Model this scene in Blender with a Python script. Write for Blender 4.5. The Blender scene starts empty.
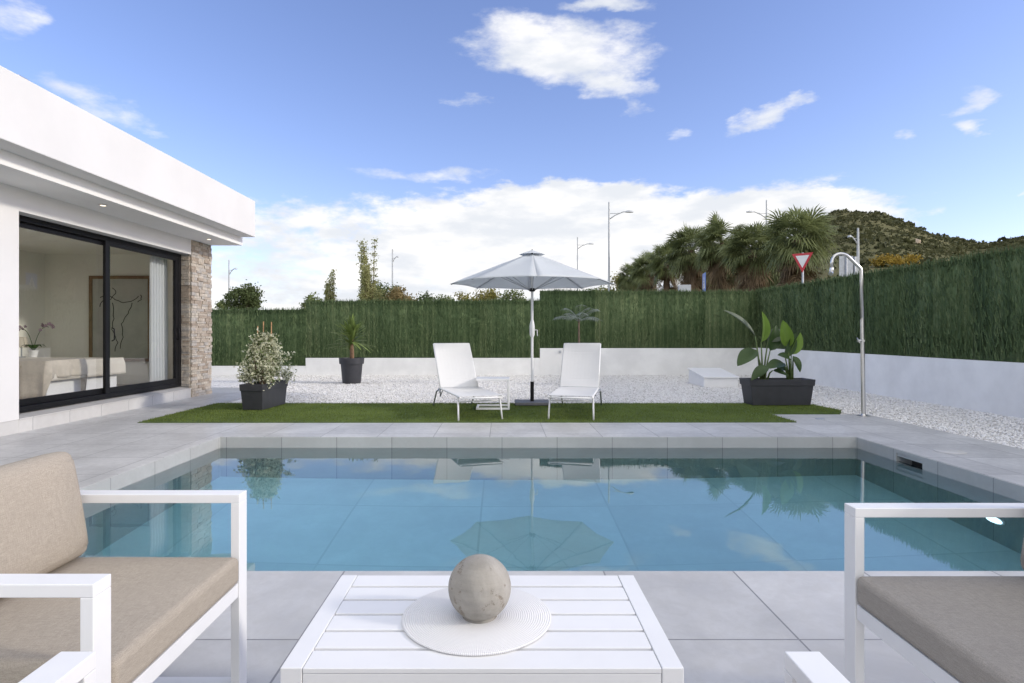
import bpy, math, random
import numpy as np
from mathutils import Vector, Matrix

random.seed(7)
rng = np.random.default_rng(11)
R = math.radians
scene = bpy.context.scene
COL = scene.collection
EYE = 1.17            # eye height of the photographer above the paving
FPX = 600.0           # focal length in pixels


def at(px, py, Y):
    """world point at depth Y that the photograph shows at a pixel (used for measuring distances)"""
    return Vector(((px - 502) / FPX * Y, Y, EYE + (333 - py) / FPX * Y))


# ------------------------------------------------------------------ materials
class NT:
    def __init__(self, tree):
        self.t = tree
        self.n = tree.nodes
        self.l = tree.links

    def node(self, kind, **kw):
        n = self.n.new(kind)
        for k, v in kw.items():
            setattr(n, k, v)
        return n

    def set(self, sock, v):
        if hasattr(v, 'is_output') or isinstance(v, bpy.types.NodeSocket):
            self.l.new(v, sock)
        else:
            sock.default_value = v

    def math(self, op, a, b=0.0, c=0.0, clamp=False):
        n = self.node('ShaderNodeMath', operation=op, use_clamp=clamp)
        self.set(n.inputs[0], a)
        self.set(n.inputs[1], b)
        self.set(n.inputs[2], c)
        return n.outputs[0]

    def noise(self, vec, scale, detail=4, rough=0.55, dist=0.0):
        n = self.node('ShaderNodeTexNoise')
        if vec is not None:
            self.l.new(vec, n.inputs['Vector'])
        n.inputs['Scale'].default_value = scale
        n.inputs['Detail'].default_value = detail
        n.inputs['Roughness'].default_value = rough
        n.inputs['Distortion'].default_value = dist
        return n.outputs['Fac']

    def mapping(self, vec, scale=(1, 1, 1), loc=(0, 0, 0)):
        n = self.node('ShaderNodeMapping')
        self.l.new(vec, n.inputs[0])
        n.inputs['Scale'].default_value = scale
        n.inputs['Location'].default_value = loc
        return n.outputs[0]

    def mix(self, fac, a, b):
        n = self.node('ShaderNodeMix', data_type='RGBA')
        self.set(n.inputs[0], fac)
        self.set(n.inputs[6], a if not isinstance(a, tuple) else (*a[:3], 1))
        self.set(n.inputs[7], b if not isinstance(b, tuple) else (*b[:3], 1))
        return n.outputs[2]

    def ramp(self, fac, stops):
        n = self.node('ShaderNodeValToRGB')
        self.l.new(fac, n.inputs[0])
        e = n.color_ramp.elements
        while len(e) < len(stops):
            e.new(0.5)
        for el, (p, c) in zip(e, stops):
            el.position = p
            el.color = (*c, 1) if len(c) == 3 else c
        return n.outputs[0]

    def smooth(self, v, a, b):
        n = self.node('ShaderNodeMapRange', interpolation_type='SMOOTHSTEP')
        self.set(n.inputs[0], v)
        n.inputs[1].default_value = a
        n.inputs[2].default_value = b
        n.inputs[3].default_value = 0
        n.inputs[4].default_value = 1
        return n.outputs[0]


def new_mat(name):
    m = bpy.data.materials.new(name)
    m.use_nodes = True
    t = NT(m.node_tree)
    b = t.n['Principled BSDF']
    return m, t, b


def objco(t):
    return t.node('ShaderNodeTexCoord').outputs['Object']


def scale_col(c, k):
    return tuple(min(1, max(0, x * k)) for x in c)


def mat(name, col, rough=0.6, var=0.08, vscale=3.0, bump=0.0, bscale=60.0, metal=0.0, spec=0.5, stretch=(1, 1, 1), rand=0.0):
    """plain material: mottled colour, fine bump"""
    m, t, b = new_mat(name)
    co = t.mapping(objco(t), stretch)
    f = t.noise(co, vscale, 5, 0.6)
    f = t.smooth(f, 0.3, 0.7)
    c = t.mix(f, scale_col(col, 1 - var), scale_col(col, 1 + var))
    if rand:
        oi = t.node('ShaderNodeObjectInfo')
        hs = t.node('ShaderNodeHueSaturation')
        t.l.new(c, hs.inputs['Color'])
        t.set(hs.inputs['Value'], t.math('ADD', t.math('MULTIPLY', oi.outputs['Random'], 2 * rand), 1 - rand))
        c = hs.outputs[0]
    t.l.new(c, b.inputs['Base Color'])
    b.inputs['Roughness'].default_value = rough
    b.inputs['Metallic'].default_value = metal
    b.inputs['Specular IOR Level'].default_value = spec
    if bump:
        bn = t.node('ShaderNodeBump')
        bn.inputs['Strength'].default_value = bump
        bn.inputs['Distance'].default_value = 0.01
        t.l.new(t.noise(objco(t), bscale, 4, 0.6), bn.inputs['Height'])
        t.l.new(bn.outputs[0], b.inputs['Normal'])
    return m


def tile_mat(name, col, joint, w, h, axes='xy', off=(0, 0), mortar=0.004, rough=0.45, var=0.07, tilevar=0.05):
    m, t, b = new_mat(name)
    sep = t.node('ShaderNodeSeparateXYZ')
    t.l.new(objco(t), sep.inputs[0])
    cmb = t.node('ShaderNodeCombineXYZ')
    t.l.new(t.math('ADD', sep.outputs[axes[0].upper()], off[0]), cmb.inputs[0])
    t.l.new(t.math('ADD', sep.outputs[axes[1].upper()], off[1]), cmb.inputs[1])
    br = t.node('ShaderNodeTexBrick', offset=0.0)
    t.l.new(cmb.outputs[0], br.inputs[0])
    for k, v in (('Scale', 1.0), ('Mortar Size', mortar), ('Mortar Smooth', 0.2), ('Bias', 0.0), ('Brick Width', w), ('Row Height', h)):
        br.inputs[k].default_value = v
    n = t.smooth(t.noise(objco(t), 1.7, 8, 0.65, 0.4), 0.3, 0.72)
    n2 = t.smooth(t.noise(objco(t), 14, 6, 0.7, 0.6), 0.35, 0.7)
    base = t.mix(n, scale_col(col, 1 - var), scale_col(col, 1 + var))
    base = t.mix(t.math('MULTIPLY', n2, 0.35), base, scale_col(col, 0.9))
    br.inputs['Color1'].default_value = (1 - tilevar,) * 3 + (1,)
    br.inputs['Color2'].default_value = (1 + tilevar,) * 3 + (1,)
    br.inputs['Mortar'].default_value = (1, 1, 1, 1)
    mul = t.node('ShaderNodeMix', data_type='RGBA', blend_type='MULTIPLY')
    mul.inputs[0].default_value = 1
    t.l.new(base, mul.inputs[6])
    t.l.new(br.outputs['Color'], mul.inputs[7])
    c = t.mix(br.outputs['Fac'], mul.outputs[2], joint)
    t.l.new(c, b.inputs['Base Color'])
    t.l.new(t.math('ADD', t.math('MULTIPLY', n2, 0.2), rough - 0.1), b.inputs['Roughness'])
    bn = t.node('ShaderNodeBump')
    bn.inputs['Strength'].default_value = 0.25
    bn.inputs['Distance'].default_value = 0.004
    bn.invert = True
    t.l.new(t.math('ADD', br.outputs['Fac'], t.math('MULTIPLY', n2, 0.08)), bn.inputs['Height'])
    t.l.new(bn.outputs[0], b.inputs['Normal'])
    return m


def emit_mat(name, col, s):
    m, t, b = new_mat(name)
    b.inputs['Base Color'].default_value = (*col, 1)
    b.inputs['Emission Color'].default_value = (*col, 1)
    b.inputs['Emission Strength'].default_value = s
    return m


def leaf_mat(name, col, var=0.35, vscale=2.0, rough=0.55, trans=0.25, rand=0.0, c2=None):
    m, t, b = new_mat(name)
    f = t.smooth(t.noise(objco(t), vscale, 4, 0.6), 0.32, 0.68)
    g = t.node('ShaderNodeNewGeometry')
    f = t.math('ADD', t.math('MULTIPLY', f, 0.55), t.math('MULTIPLY', g.outputs['Random Per Island'], 0.45))
    hi = c2 or scale_col(col, 1 + var)
    c = t.mix(f, scale_col(col, 1 - var), hi)
    if rand:
        oi = t.node('ShaderNodeObjectInfo')
        hs = t.node('ShaderNodeHueSaturation')
        t.l.new(c, hs.inputs['Color'])
        t.set(hs.inputs['Value'], t.math('ADD', t.math('MULTIPLY', oi.outputs['Random'], 2 * rand), 1 - rand))
        c = hs.outputs[0]
    t.l.new(c, b.inputs['Base Color'])
    b.inputs['Roughness'].default_value = rough
    b.inputs['Specular IOR Level'].default_value = 0.25
    tr = t.node('ShaderNodeBsdfTranslucent')
    t.l.new(c, tr.inputs[0])
    mx = t.node('ShaderNodeMixShader')
    mx.inputs[0].default_value = trans
    t.l.new(b.outputs[0], mx.inputs[1])
    t.l.new(tr.outputs[0], mx.inputs[2])
    t.l.new(mx.outputs[0], t.n['Material Output'].inputs['Surface'])
    return m


def sheet_glass(name, ior, tint=(1, 1, 1), ripple=0.0, rough=0.0, refract=0.0):
    """clear sheet: Fresnel reflection over a clear, slightly tinted body (same from both sides)"""
    m, t, b = new_mat(name)
    t.n.remove(b)
    g = t.node('ShaderNodeNewGeometry')
    i = t.math('ADD', ior, t.math('MULTIPLY', g.outputs['Backfacing'], 1.0 / ior - ior))
    fr = t.node('ShaderNodeFresnel')
    t.l.new(i, fr.inputs['IOR'])
    tp = t.node('ShaderNodeBsdfRefraction' if refract else 'ShaderNodeBsdfTransparent')
    tp.inputs[0].default_value = (*tint, 1)
    if refract:
        tp.inputs['IOR'].default_value = refract
        tp.inputs['Roughness'].default_value = 0.0
    gl = t.node('ShaderNodeBsdfAnisotropic')
    gl.inputs['Roughness'].default_value = rough
    mx = t.node('ShaderNodeMixShader')
    t.l.new(fr.outputs[0], mx.inputs[0])
    t.l.new(tp.outputs[0], mx.inputs[1])
    t.l.new(gl.outputs[0], mx.inputs[2])
    t.l.new(mx.outputs[0], t.n['Material Output'].inputs['Surface'])
    if ripple:
        co = objco(t)
        bn = t.node('ShaderNodeBump')
        bn.inputs['Strength'].default_value = ripple
        bn.inputs['Distance'].default_value = 0.02
        h = t.math('ADD', t.noise(co, 1.6, 2, 0.4), t.math('MULTIPLY', t.noise(co, 7.0, 2, 0.5), 0.10))
        t.l.new(h, bn.inputs['Height'])
        t.l.new(bn.outputs[0], gl.inputs['Normal'])
    return m


# ------------------------------------------------------------------ mesh helpers
class MB:
    """collects boxes, bars, tubes, lathes and loose faces and links them as ONE mesh object"""

    def __init__(self):
        self.v, self.f, self.mi = [], [], []

    def add(self, vs, fs, mi=0):
        o = len(self.v)
        self.v += [tuple(v) for v in vs]
        self.f += [tuple(i + o for i in f) for f in fs]
        self.mi += [mi] * len(fs)
        return self

    def box(self, x0, x1, y0, y1, z0, z1, mi=0):
        vs = [(x, y, z) for z in (z0, z1) for y in (y0, y1) for x in (x0, x1)]
        return self.add(vs, [(0, 2, 3, 1), (4, 5, 7, 6), (0, 1, 5, 4), (2, 6, 7, 3), (0, 4, 6, 2), (1, 3, 7, 5)], mi)

    def bar(self, a, b, w, h, up=(0, 0, 1), mi=0):
        """rectangular bar from a to b, w across, h along up"""
        a, b = Vector(a), Vector(b)
        d = (b - a).normalized()
        s = d.cross(Vector(up)).normalized()
        u = s.cross(d).normalized()
        vs = []
        for p in (a, b):
            for i, j in ((-1, -1), (1, -1), (1, 1), (-1, 1)):
                vs.append(p + s * (i * w / 2) + u * (j * h / 2))
        return self.add(vs, [(3, 2, 1, 0), (4, 5, 6, 7), (0, 1, 5, 4), (1, 2, 6, 5), (2, 3, 7, 6), (3, 0, 4, 7)], mi)

    def tube(self, pts, r, n=10, mi=0, cap=True):
        pts = [Vector(p) for p in pts]
        rs = r if isinstance(r, (list, tuple)) else [r] * len(pts)
        vs, fs = [], []
        ref = None
        for i, p in enumerate(pts):
            d = (pts[min(i + 1, len(pts) - 1)] - pts[max(i - 1, 0)]).normalized()
            if ref is None:
                ref = d.orthogonal().normalized()
            ref = (ref - d * ref.dot(d)).normalized()
            s = d.cross(ref)
            for k in range(n):
                a = 2 * math.pi * k / n
                vs.append(p + (ref * math.cos(a) + s * math.sin(a)) * rs[i])
        for i in range(len(pts) - 1):
            for k in range(n):
                k2 = (k + 1) % n
                fs.append((i * n + k, i * n + k2, (i + 1) * n + k2, (i + 1) * n + k))
        if cap:
            fs.append(tuple(range(n - 1, -1, -1)))
            fs.append(tuple((len(pts) - 1) * n + k for k in range(n)))
        return self.add(vs, fs, mi)

    def lathe(self, prof, n=32, c=(0, 0, 0), mi=0):
        """profile [(radius, z)...] bottom to top"""
        vs, fs = [], []
        for r, z in prof:
            for k in range(n):
                a = 2 * math.pi * k / n
                vs.append((c[0] + r * math.cos(a), c[1] + r * math.sin(a), c[2] + z))
        for i in range(len(prof) - 1):
            for k in range(n):
                k2 = (k + 1) % n
                fs.append((i * n + k, i * n + k2, (i + 1) * n + k2, (i + 1) * n + k))
        if prof[0][0] > 1e-5:
            fs.append(tuple(range(n - 1, -1, -1)))
        if prof[-1][0] > 1e-5:
            fs.append(tuple((len(prof) - 1) * n + k for k in range(n)))
        return self.add(vs, fs, mi)

    def prism(self, poly, z0, z1, mi=0):
        n = len(poly)
        vs = [(x, y, z0) for x, y in poly] + [(x, y, z1) for x, y in poly]
        fs = [tuple(range(n - 1, -1, -1)), tuple(range(n, 2 * n))]
        fs += [(i, (i + 1) % n, n + (i + 1) % n, n + i) for i in range(n)]
        return self.add(vs, fs, mi)

    def build(self, name, m, parent=None, smooth=False, bevel=0.0, seg=2, loc=None, rotz=None, solid=0.0, auto=None):
        me = bpy.data.meshes.new(name)
        me.from_pydata(self.v, [], self.f)
        for k in (m if isinstance(m, (list, tuple)) else [m]):
            me.materials.append(k)
        if any(self.mi):
            me.polygons.foreach_set('material_index', self.mi)
        if smooth or auto:
            me.polygons.foreach_set('use_smooth', [True] * len(me.polygons))
        me.update()
        if auto:
            me.set_sharp_from_angle(angle=R(auto))
        o = bpy.data.objects.new(name, me)
        COL.objects.link(o)
        if parent:
            o.parent = parent
        if loc is not None:
            o.location = loc
        if rotz is not None:
            o.rotation_euler.z = rotz
        if solid:
            s = o.modifiers.new('thickness', 'SOLIDIFY')
            s.thickness = solid
            s.offset = 0
        if bevel:
            b = o.modifiers.new('bevel', 'BEVEL')
            b.width = bevel
            b.segments = seg
            b.limit_method = 'ANGLE'
            b.angle_limit = R(40)
            b.harden_normals = False
        return o


def raw(name, V, F, m, parent=None, smooth=False, mi=None):
    """mesh from numpy arrays, F an (n,k) index array"""
    V = np.asarray(V, dtype=np.float32)
    F = np.asarray(F, dtype=np.int32)
    me = bpy.data.meshes.new(name)
    me.vertices.add(len(V))
    me.vertices.foreach_set('co', V.ravel())
    k = F.shape[1]
    me.loops.add(F.size)
    me.loops.foreach_set('vertex_index', F.ravel())
    me.polygons.add(len(F))
    me.polygons.foreach_set('loop_start', np.arange(0, F.size, k, dtype=np.int32))
    for mm in (m if isinstance(m, (list, tuple)) else [m]):
        me.materials.append(mm)
    if mi is not None:
        me.polygons.foreach_set('material_index', np.asarray(mi, dtype=np.int32))
    if smooth:
        me.polygons.foreach_set('use_smooth', np.ones(len(F), dtype=bool))
    me.update(calc_edges=True)
    me.validate()
    o = bpy.data.objects.new(name, me)
    COL.objects.link(o)
    if parent:
        o.parent = parent
    return o


def tag(o, label, cat, group=None, kind=None):
    o['label'] = label
    o['category'] = cat
    if group:
        o['group'] = group
    if kind:
        o['kind'] = kind
    return o


def thing(name, label, cat, loc=(0, 0, 0), rotz=0.0, group=None):
    o = bpy.data.objects.new(name, None)
    o.empty_display_size = 0.1
    COL.objects.link(o)
    o.location = loc
    o.rotation_euler.z = rotz
    return tag(o, label, cat, group)


def structure(o, label=None):
    o['kind'] = 'structure'
    if label:
        o['label'] = label
    return o


def copy_tree(o, parent=None):
    c = o.copy()
    COL.objects.link(c)
    c.parent = parent
    for ch in list(o.children):
        copy_tree(ch, c)
    return c


def leaves_np(centres, size, aspect=0.5, up=0.0, jitter=0.3, dirs=None):
    """diamond leaves (one quad each) at centres; returns V, F"""
    n = len(centres)
    d = rng.normal(size=(n, 3)) if dirs is None else dirs + rng.normal(size=(n, 3)) * jitter
    d[:, 2] += up
    d /= np.linalg.norm(d, axis=1, keepdims=True) + 1e-9
    s = np.cross(d, rng.normal(size=(n, 3)))
    s /= np.linalg.norm(s, axis=1, keepdims=True) + 1e-9
    L = (size * rng.uniform(0.65, 1.35, n))[:, None]
    w = L * aspect
    nrm = np.cross(d, s)
    V = np.stack([centres - d * L / 2, centres + s * w / 2 + nrm * L * 0.06, centres + d * L / 2, centres - s * w / 2 + nrm * L * 0.06], axis=1).reshape(-1, 3)
    F = np.arange(4 * n).reshape(n, 4)
    return V, F


# ------------------------------------------------------------------ palette
M = {}
M['white_metal'] = mat('white_powder_coat', (0.77, 0.77, 0.77), 0.38, 0.02, 6, 0.03, 400)
M['render_white'] = mat('white_render', (0.70, 0.692, 0.675), 0.75, 0.035, 0.8, 0.10, 90)
M['wall_white'] = mat('painted_garden_wall', (0.77, 0.77, 0.76), 0.8, 0.07, 1.5, 0.15, 70)
M['soffit'] = mat('white_soffit', (0.82, 0.81, 0.79), 0.8, 0.02, 1.0)
M['room'] = mat('room_wall_paint', (0.86, 0.85, 0.78), 0.8, 0.02, 1.0)
M['room_floor'] = mat('room_floor_wood', (0.36, 0.29, 0.23), 0.45, 0.25, 3, stretch=(1, 8, 1))
M['black_alu'] = mat('black_aluminium', (0.006, 0.006, 0.007), 0.45, 0.1, 4, spec=0.25)


def fabric_mat(name, col):
    m, t, b = new_mat(name)
    co = objco(t)
    big = t.smooth(t.noise(co, 6, 4, 0.6), 0.3, 0.7)
    fine = t.noise(co, 520, 2, 0.6)
    slub = t.noise(t.mapping(co, (40, 520, 520)), 1.0, 2, 0.6)
    slub2 = t.noise(t.mapping(co, (520, 40, 520)), 1.0, 2, 0.6)
    f = t.math('ADD', t.math('MULTIPLY', fine, 0.4), t.math('MULTIPLY', t.math('ADD', slub, slub2), 0.3))
    c = t.mix(t.smooth(f, 0.36, 0.64), scale_col(col, 0.80), scale_col(col, 1.20))
    c = t.mix(t.math('MULTIPLY', big, 0.25), c, scale_col(col, 0.85))
    t.l.new(c, b.inputs['Base Color'])
    b.inputs['Roughness'].default_value = 0.95
    b.inputs['Specular IOR Level'].default_value = 0.15
    bn = t.node('ShaderNodeBump')
    bn.inputs['Strength'].default_value = 0.5
    bn.inputs['Distance'].default_value = 0.002
    t.l.new(t.math('ADD', f, t.math('MULTIPLY', t.noise(co, 14, 3, 0.5), 1.5)), bn.inputs['Height'])
    t.l.new(bn.outputs[0], b.inputs['Normal'])
    return m


M['taupe'] = fabric_mat('taupe_outdoor_fabric', (0.375, 0.33, 0.272))
M['taupe_shaded'] = fabric_mat('shaded_taupe_outdoor_fabric', (0.34, 0.312, 0.275))  # taupe made greyer and darker: shade put into the colour
M['pot'] = mat('anthracite_plastic', (0.035, 0.036, 0.042), 0.55, 0.12, 5, 0.05, 200)
M['soil'] = mat('potting_soil', (0.06, 0.042, 0.03), 0.95, 0.3, 20, 0.6, 60)
M['steel'] = mat('brushed_steel', (0.62, 0.61, 0.59), 0.28, 0.05, 30, metal=1.0)
M['galv'] = mat('galvanised_steel', (0.45, 0.47, 0.5), 0.45, 0.1, 8, metal=0.7)
M['lampgrey'] = mat('lamp_grey_paint', (0.5, 0.52, 0.54), 0.5, 0.05, 4)
M['wood'] = mat('bamboo_cane', (0.36, 0.2, 0.09), 0.6, 0.2, 12, stretch=(1, 1, 6))
M['bark'] = mat('rough_bark', (0.14, 0.10, 0.07), 0.9, 0.35, 9, 0.6, 30, stretch=(3, 3, 1))
M['yucca_bark'] = mat('yucca_bark', (0.25, 0.15, 0.09), 0.9, 0.35, 14, 0.6, 40)
M['paving'] = tile_mat('grey_porcelain_paving', (0.485, 0.483, 0.478), (0.22, 0.22, 0.225), 0.636, 0.67, 'xy', (0.138, 0.39), 0.0045, var=.15, tilevar=.07)
M['coping_x'] = tile_mat('porcelain_pool_edge_x', (0.45, 0.45, 0.44), (0.27, 0.27, 0.27), 0.62, 6.0, 'xz', (0.0, 3.0), 0.005)
M['coping_y'] = tile_mat('porcelain_pool_edge_y', (0.45, 0.45, 0.44), (0.27, 0.27, 0.27), 0.62, 6.0, 'yz', (0.1, 3.0), 0.005)
M['pool_floor'] = tile_mat('pool_floor_tile', (0.66, 0.70, 0.71), (0.56, 0.60, 0.61), 1.24, 1.24, 'xy', (0.2, 0.3), 0.010)
M['plinth'] = tile_mat('plinth_tile', (0.55, 0.54, 0.52), (0.25, 0.25, 0.25), 0.62, 0.6, 'yz', (0.2, 0.3), 0.004)
M['glass'] = sheet_glass('window_glass', 2.1, (0.97, 0.985, 0.975))
M['water'] = sheet_glass('pool_water', 1.95, (0.97, 0.995, 1.0), 0.06, refract=1.33)


# ------------------------------------------------------------------ sky, sun, camera
SUN_EL, SUN_AZ = R(21), R(12)      # sun stands to the right (+X), a little behind the camera
sun_dir = Vector((math.cos(SUN_EL) * math.cos(SUN_AZ), -math.cos(SUN_EL) * math.sin(SUN_AZ), math.sin(SUN_EL)))
sd = bpy.data.lights.new('sun', 'SUN')
sd.energy = 1.05
sd.angle = R(5)
sd.color = (1.0, 0.93, 0.82)
so = bpy.data.objects.new('sun', sd)
COL.objects.link(so)
so.location = (30, -10, 30)
so.rotation_euler = (-sun_dir).to_track_quat('-Z', 'Y').to_euler()

world = bpy.data.worlds.new('World')
scene.world = world
world.use_nodes = True
w = NT(world.node_tree)
bg = w.n['Background']
sky = w.node('ShaderNodeTexSky', sky_type='NISHITA')
sky.sun_disc = False
sky.sun_elevation = SUN_EL
sky.sun_rotation = math.pi / 2 + SUN_AZ
sky.altitude = 50
sky.air_density = 1.0
sky.dust_density = 0.6
sky.ozone_density = 3.0
SKY = 0.15
tc = w.node('ShaderNodeTexCoord')
dvec = tc.outputs['Generated']
sepd = w.node('ShaderNodeSeparateXYZ')
w.l.new(dvec, sepd.inputs[0])
az = w.math('ARCTAN2', sepd.outputs[0], sepd.outputs[1])
el = w.math('ARCSINE', sepd.outputs[2])
# ragged outlines: push the direction about with noise
stretched = w.mapping(dvec, (1, 1, 2.4))
n_big = w.noise(stretched, 7.0, 6, 0.6)
n_mid = w.noise(stretched, 22.0, 6, 0.62)
n_b2 = w.noise(w.mapping(dvec, (1, 1, 2.2), (3.1, 1.7, 0.4)), 9.0, 5, 0.6)
az_d = w.math('ADD', az, w.math('MULTIPLY', w.math('SUBTRACT', n_b2, 0.5), 0.16))
el_d = w.math('ADD', el, w.math('MULTIPLY', w.math('SUBTRACT', n_big, 0.5), 0.07))


def azel(px, py):
    u, v = (px - 502) / FPX, (333 - py) / FPX
    return math.atan(u), math.atan(v / math.sqrt(1 + u * u))


def cloud(px, py, wx, wy, rot=0.0, gain=1.0):
    a0, e0 = azel(px, py)
    k = math.cos(a0) ** 2 / FPX
    k2 = math.cos(a0) / FPX
    da = w.math('SUBTRACT', az_d, a0)
    de = w.math('SUBTRACT', el_d, e0)
    c, s = math.cos(rot), math.sin(rot)
    qa = w.math('MULTIPLY', w.math('ADD', w.math('MULTIPLY', da, c), w.math('MULTIPLY', de, s)), 1 / (wx * k))
    qe = w.math('MULTIPLY', w.math('SUBTRACT', w.math('MULTIPLY', de, c), w.math('MULTIPLY', da, s)), 1 / (wy * k2))
    r2 = w.math('ADD', w.math('MULTIPLY', qa, qa), w.math('MULTIPLY', qe, qe))
    return w.math('MULTIPLY', w.math('SUBTRACT', 1.0, r2), gain)


clouds = [cloud(*c) for c in [
    (555, 50, 112, 34, -0.14, 1.05), (615, 78, 50, 20, -0.2, 0.9), (610, 2, 50, 10, -0.1, 0.8),
    (762, 120, 48, 13, 0.25, 0.8), (790, 104, 28, 6, 0.2, 0.6), (965, 105, 30, 13, 0.1, 0.7), (977, 132, 26, 11, 0, 0.8),
    (430, 171, 75, 9, 0.03, 0.55), (470, 98, 22, 5, 0, 0.35), (675, 140, 16, 6, 0.3, 0.4), (632, 108, 18, 7, -0.4, 0.4),
    (90, 98, 70, 18, -0.25, 0.55), (10, 15, 40, 26, 0, 0.5), (898, 140, 14, 6, 0, 0.5), (884, 197, 24, 6, 0, 0.8), (1018, 203, 10, 4, 0, .5),
    (150, 128, 24, 5, 0, .35)]]
bank = [cloud(*c) for c in [
    (560, 245, 230, 62, 0.0, 1.5), (730, 235, 170, 48, 0.06, 1.5), (790, 205, 90, 20, 0.0, 1.2), (410, 258, 230, 60, 0.0, 0.62), (300, 222, 120, 20, 0.05, 0.5),
    (380, 292, 330, 22, 0, 0.6), (560, 205, 130, 26, 0.0, 1.2)]]


def maxall(xs):
    r = xs[0]
    for x in xs[1:]:
        r = w.math('MAXIMUM', r, x)
    return r


def density(m, k, lo, hi):
    m = w.math('MAXIMUM', m, -1.0)
    d = w.math('ADD', m, w.math('MULTIPLY', w.math('SUBTRACT', n_mid, 0.5), k))
    return w.smooth(d, lo, hi)


d_small = density(maxall(clouds), 1.15, 0.05, 0.95)
d_bank = density(maxall(bank), 1.5, -0.05, 0.6)
# clouds added behind the camera and overhead as fill light
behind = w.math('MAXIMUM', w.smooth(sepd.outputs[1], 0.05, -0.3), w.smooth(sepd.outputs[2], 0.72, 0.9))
d_fill = w.math('MULTIPLY', w.smooth(w.noise(w.mapping(dvec, (1, 1, 2.0)), 3.2, 7, 0.6), 0.33, 0.55), behind)
above = w.smooth(sepd.outputs[2], -0.01, 0.02)
dens = w.math('MULTIPLY', w.math('MAXIMUM', w.math('MAXIMUM', w.math('MULTIPLY', d_small, 0.92), d_bank), w.math('MULTIPLY', d_fill, 0.9)), above)
skyc = w.node('ShaderNodeVectorMath', operation='SCALE')
w.l.new(sky.outputs[0], skyc.inputs[0])
skyc.inputs['Scale'].default_value = SKY
hue = w.node('ShaderNodeMix', data_type='RGBA', blend_type='MULTIPLY')
hue.inputs[0].default_value = 1
w.l.new(skyc.outputs[0], hue.inputs[6])
hue.inputs[7].default_value = (0.81, 0.69, 0.79, 1)
shade = w.smooth(w.noise(w.mapping(dvec, (1, 1, 3.2), (0.2, 0.5, 0.3)), 9.0, 5, 0.55), 0.35, 0.68)
CL = 0.535
ccol = w.mix(shade, (CL * 0.74, CL * 0.77, CL * 0.82), (CL, CL * 0.985, CL * 0.97))
# the added clouds are made brighter than those in front for more fill
cloud_fill = w.mix(w.math('MULTIPLY', d_fill, 1.0), ccol, (0.92, 0.90, 0.865))
w.l.new(w.mix(dens, hue.outputs[2], cloud_fill), bg.inputs['Color'])
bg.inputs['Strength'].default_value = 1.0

cam = bpy.data.cameras.new('camera')
co_ = bpy.data.objects.new('camera', cam)
COL.objects.link(co_)
co_.location = (0, 0, EYE)
co_.rotation_euler = (R(90), 0, 0)
cam.sensor_fit = 'HORIZONTAL'
cam.sensor_width = 36
cam.lens = FPX / 1024 * 36
cam.shift_x = 10 / 1024
cam.shift_y = -8.5 / 1024
cam.clip_start = 0.05
cam.clip_end = 5000
scene.camera = co_

# ------------------------------------------------------------------ terrain
WX, WY = 7.27, 17.1         # inner faces of the garden walls (right, back)


def sm(x, a, b):
    t = np.clip((x - a) / (b - a), 0, 1)
    return t * t * (3 - 2 * t)


_rp_u = np.array([-3, 0.0, 0.2, 0.35, 0.5, 0.555, 0.62, 0.665, 0.715, 0.765, 0.805, 0.845, 0.90, 1.1, 1.6, 3])
_rp_e = np.array([0.0, 0.0, 0.03, 0.10, 0.175, 0.207, 0.205, 0.192, 0.172, 0.155, 0.149, 0.158, 0.165, 0.17, 0.13, 0.05])


def ridge(u):
    return np.interp(u, _rp_u, _rp_e)


def terrain_z(x, y):
    """flat plot, a bank behind the right hedge and a scrub hill beyond"""
    x = np.asarray(x, dtype=float)
    y = np.asarray(y, dtype=float)
    u = x / np.maximum(y, 1.0)
    e1 = np.clip(0.078 + (u - 0.425) * 0.165, 0, 0.2) * sm(u, 0.22, 0.45)
    bank_h = e1 * 34 * sm(y, 17.6, 33)
    far = np.clip((y - 33) / 167.0, 0, None)
    top = ridge(u) * 200
    h = bank_h + np.maximum(top - bank_h, 0) * np.clip(far, 0, 1) ** 1.05
    h = np.where(far > 1, h * np.clip(1 - (far - 1) * 1.6, 0, 1), h)
    wob = np.sin(x * 0.11 + y * 0.05) * np.cos(y * 0.09 - x * 0.03) + 0.5 * np.sin(x * 0.31 + 1.3) * np.cos(y * 0.27)
    h = h + wob * 1.1 * np.clip(far, 0, 1) * sm(h, 1, 12)
    # a rise on every side closes the horizon gently
    return h - 0.12


def grid_terrain():
    xs = np.unique(np.concatenate([np.array([-2500, -1200, -600, -300, -150, -80, -40, -25, -15]), np.arange(-15, 7.3, 2.0), [7.45],
                                   np.arange(8, 60, 1.6), np.arange(60, 260, 3.0), [280, 320, 400, 600, 1200, 2500]]))
    ys = np.unique(np.concatenate([np.array([-2500, -1000, -400, -150, -60, -30, -15, -7]), np.arange(-5, 17, 2.0), [17.35],
                                   np.arange(18, 60, 1.5), np.arange(60, 320, 3.0), [340, 400, 600, 1200, 2500, 4000]]))
    X, Y = np.meshgrid(xs, ys)
    Z = terrain_z(X, Y)
    V = np.stack([X, Y, Z], -1).reshape(-1, 3)
    nx = len(xs)
    F = []
    for j in range(len(ys) - 1):
        for i in range(nx - 1):
            if xs[i] >= -15 and xs[i + 1] <= 7.5 and ys[j] >= -7 and ys[j + 1] <= 17.4:
                continue
            a = j * nx + i
            F.append((a, a + 1, a + nx + 1, a + nx))
    return V, F


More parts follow.
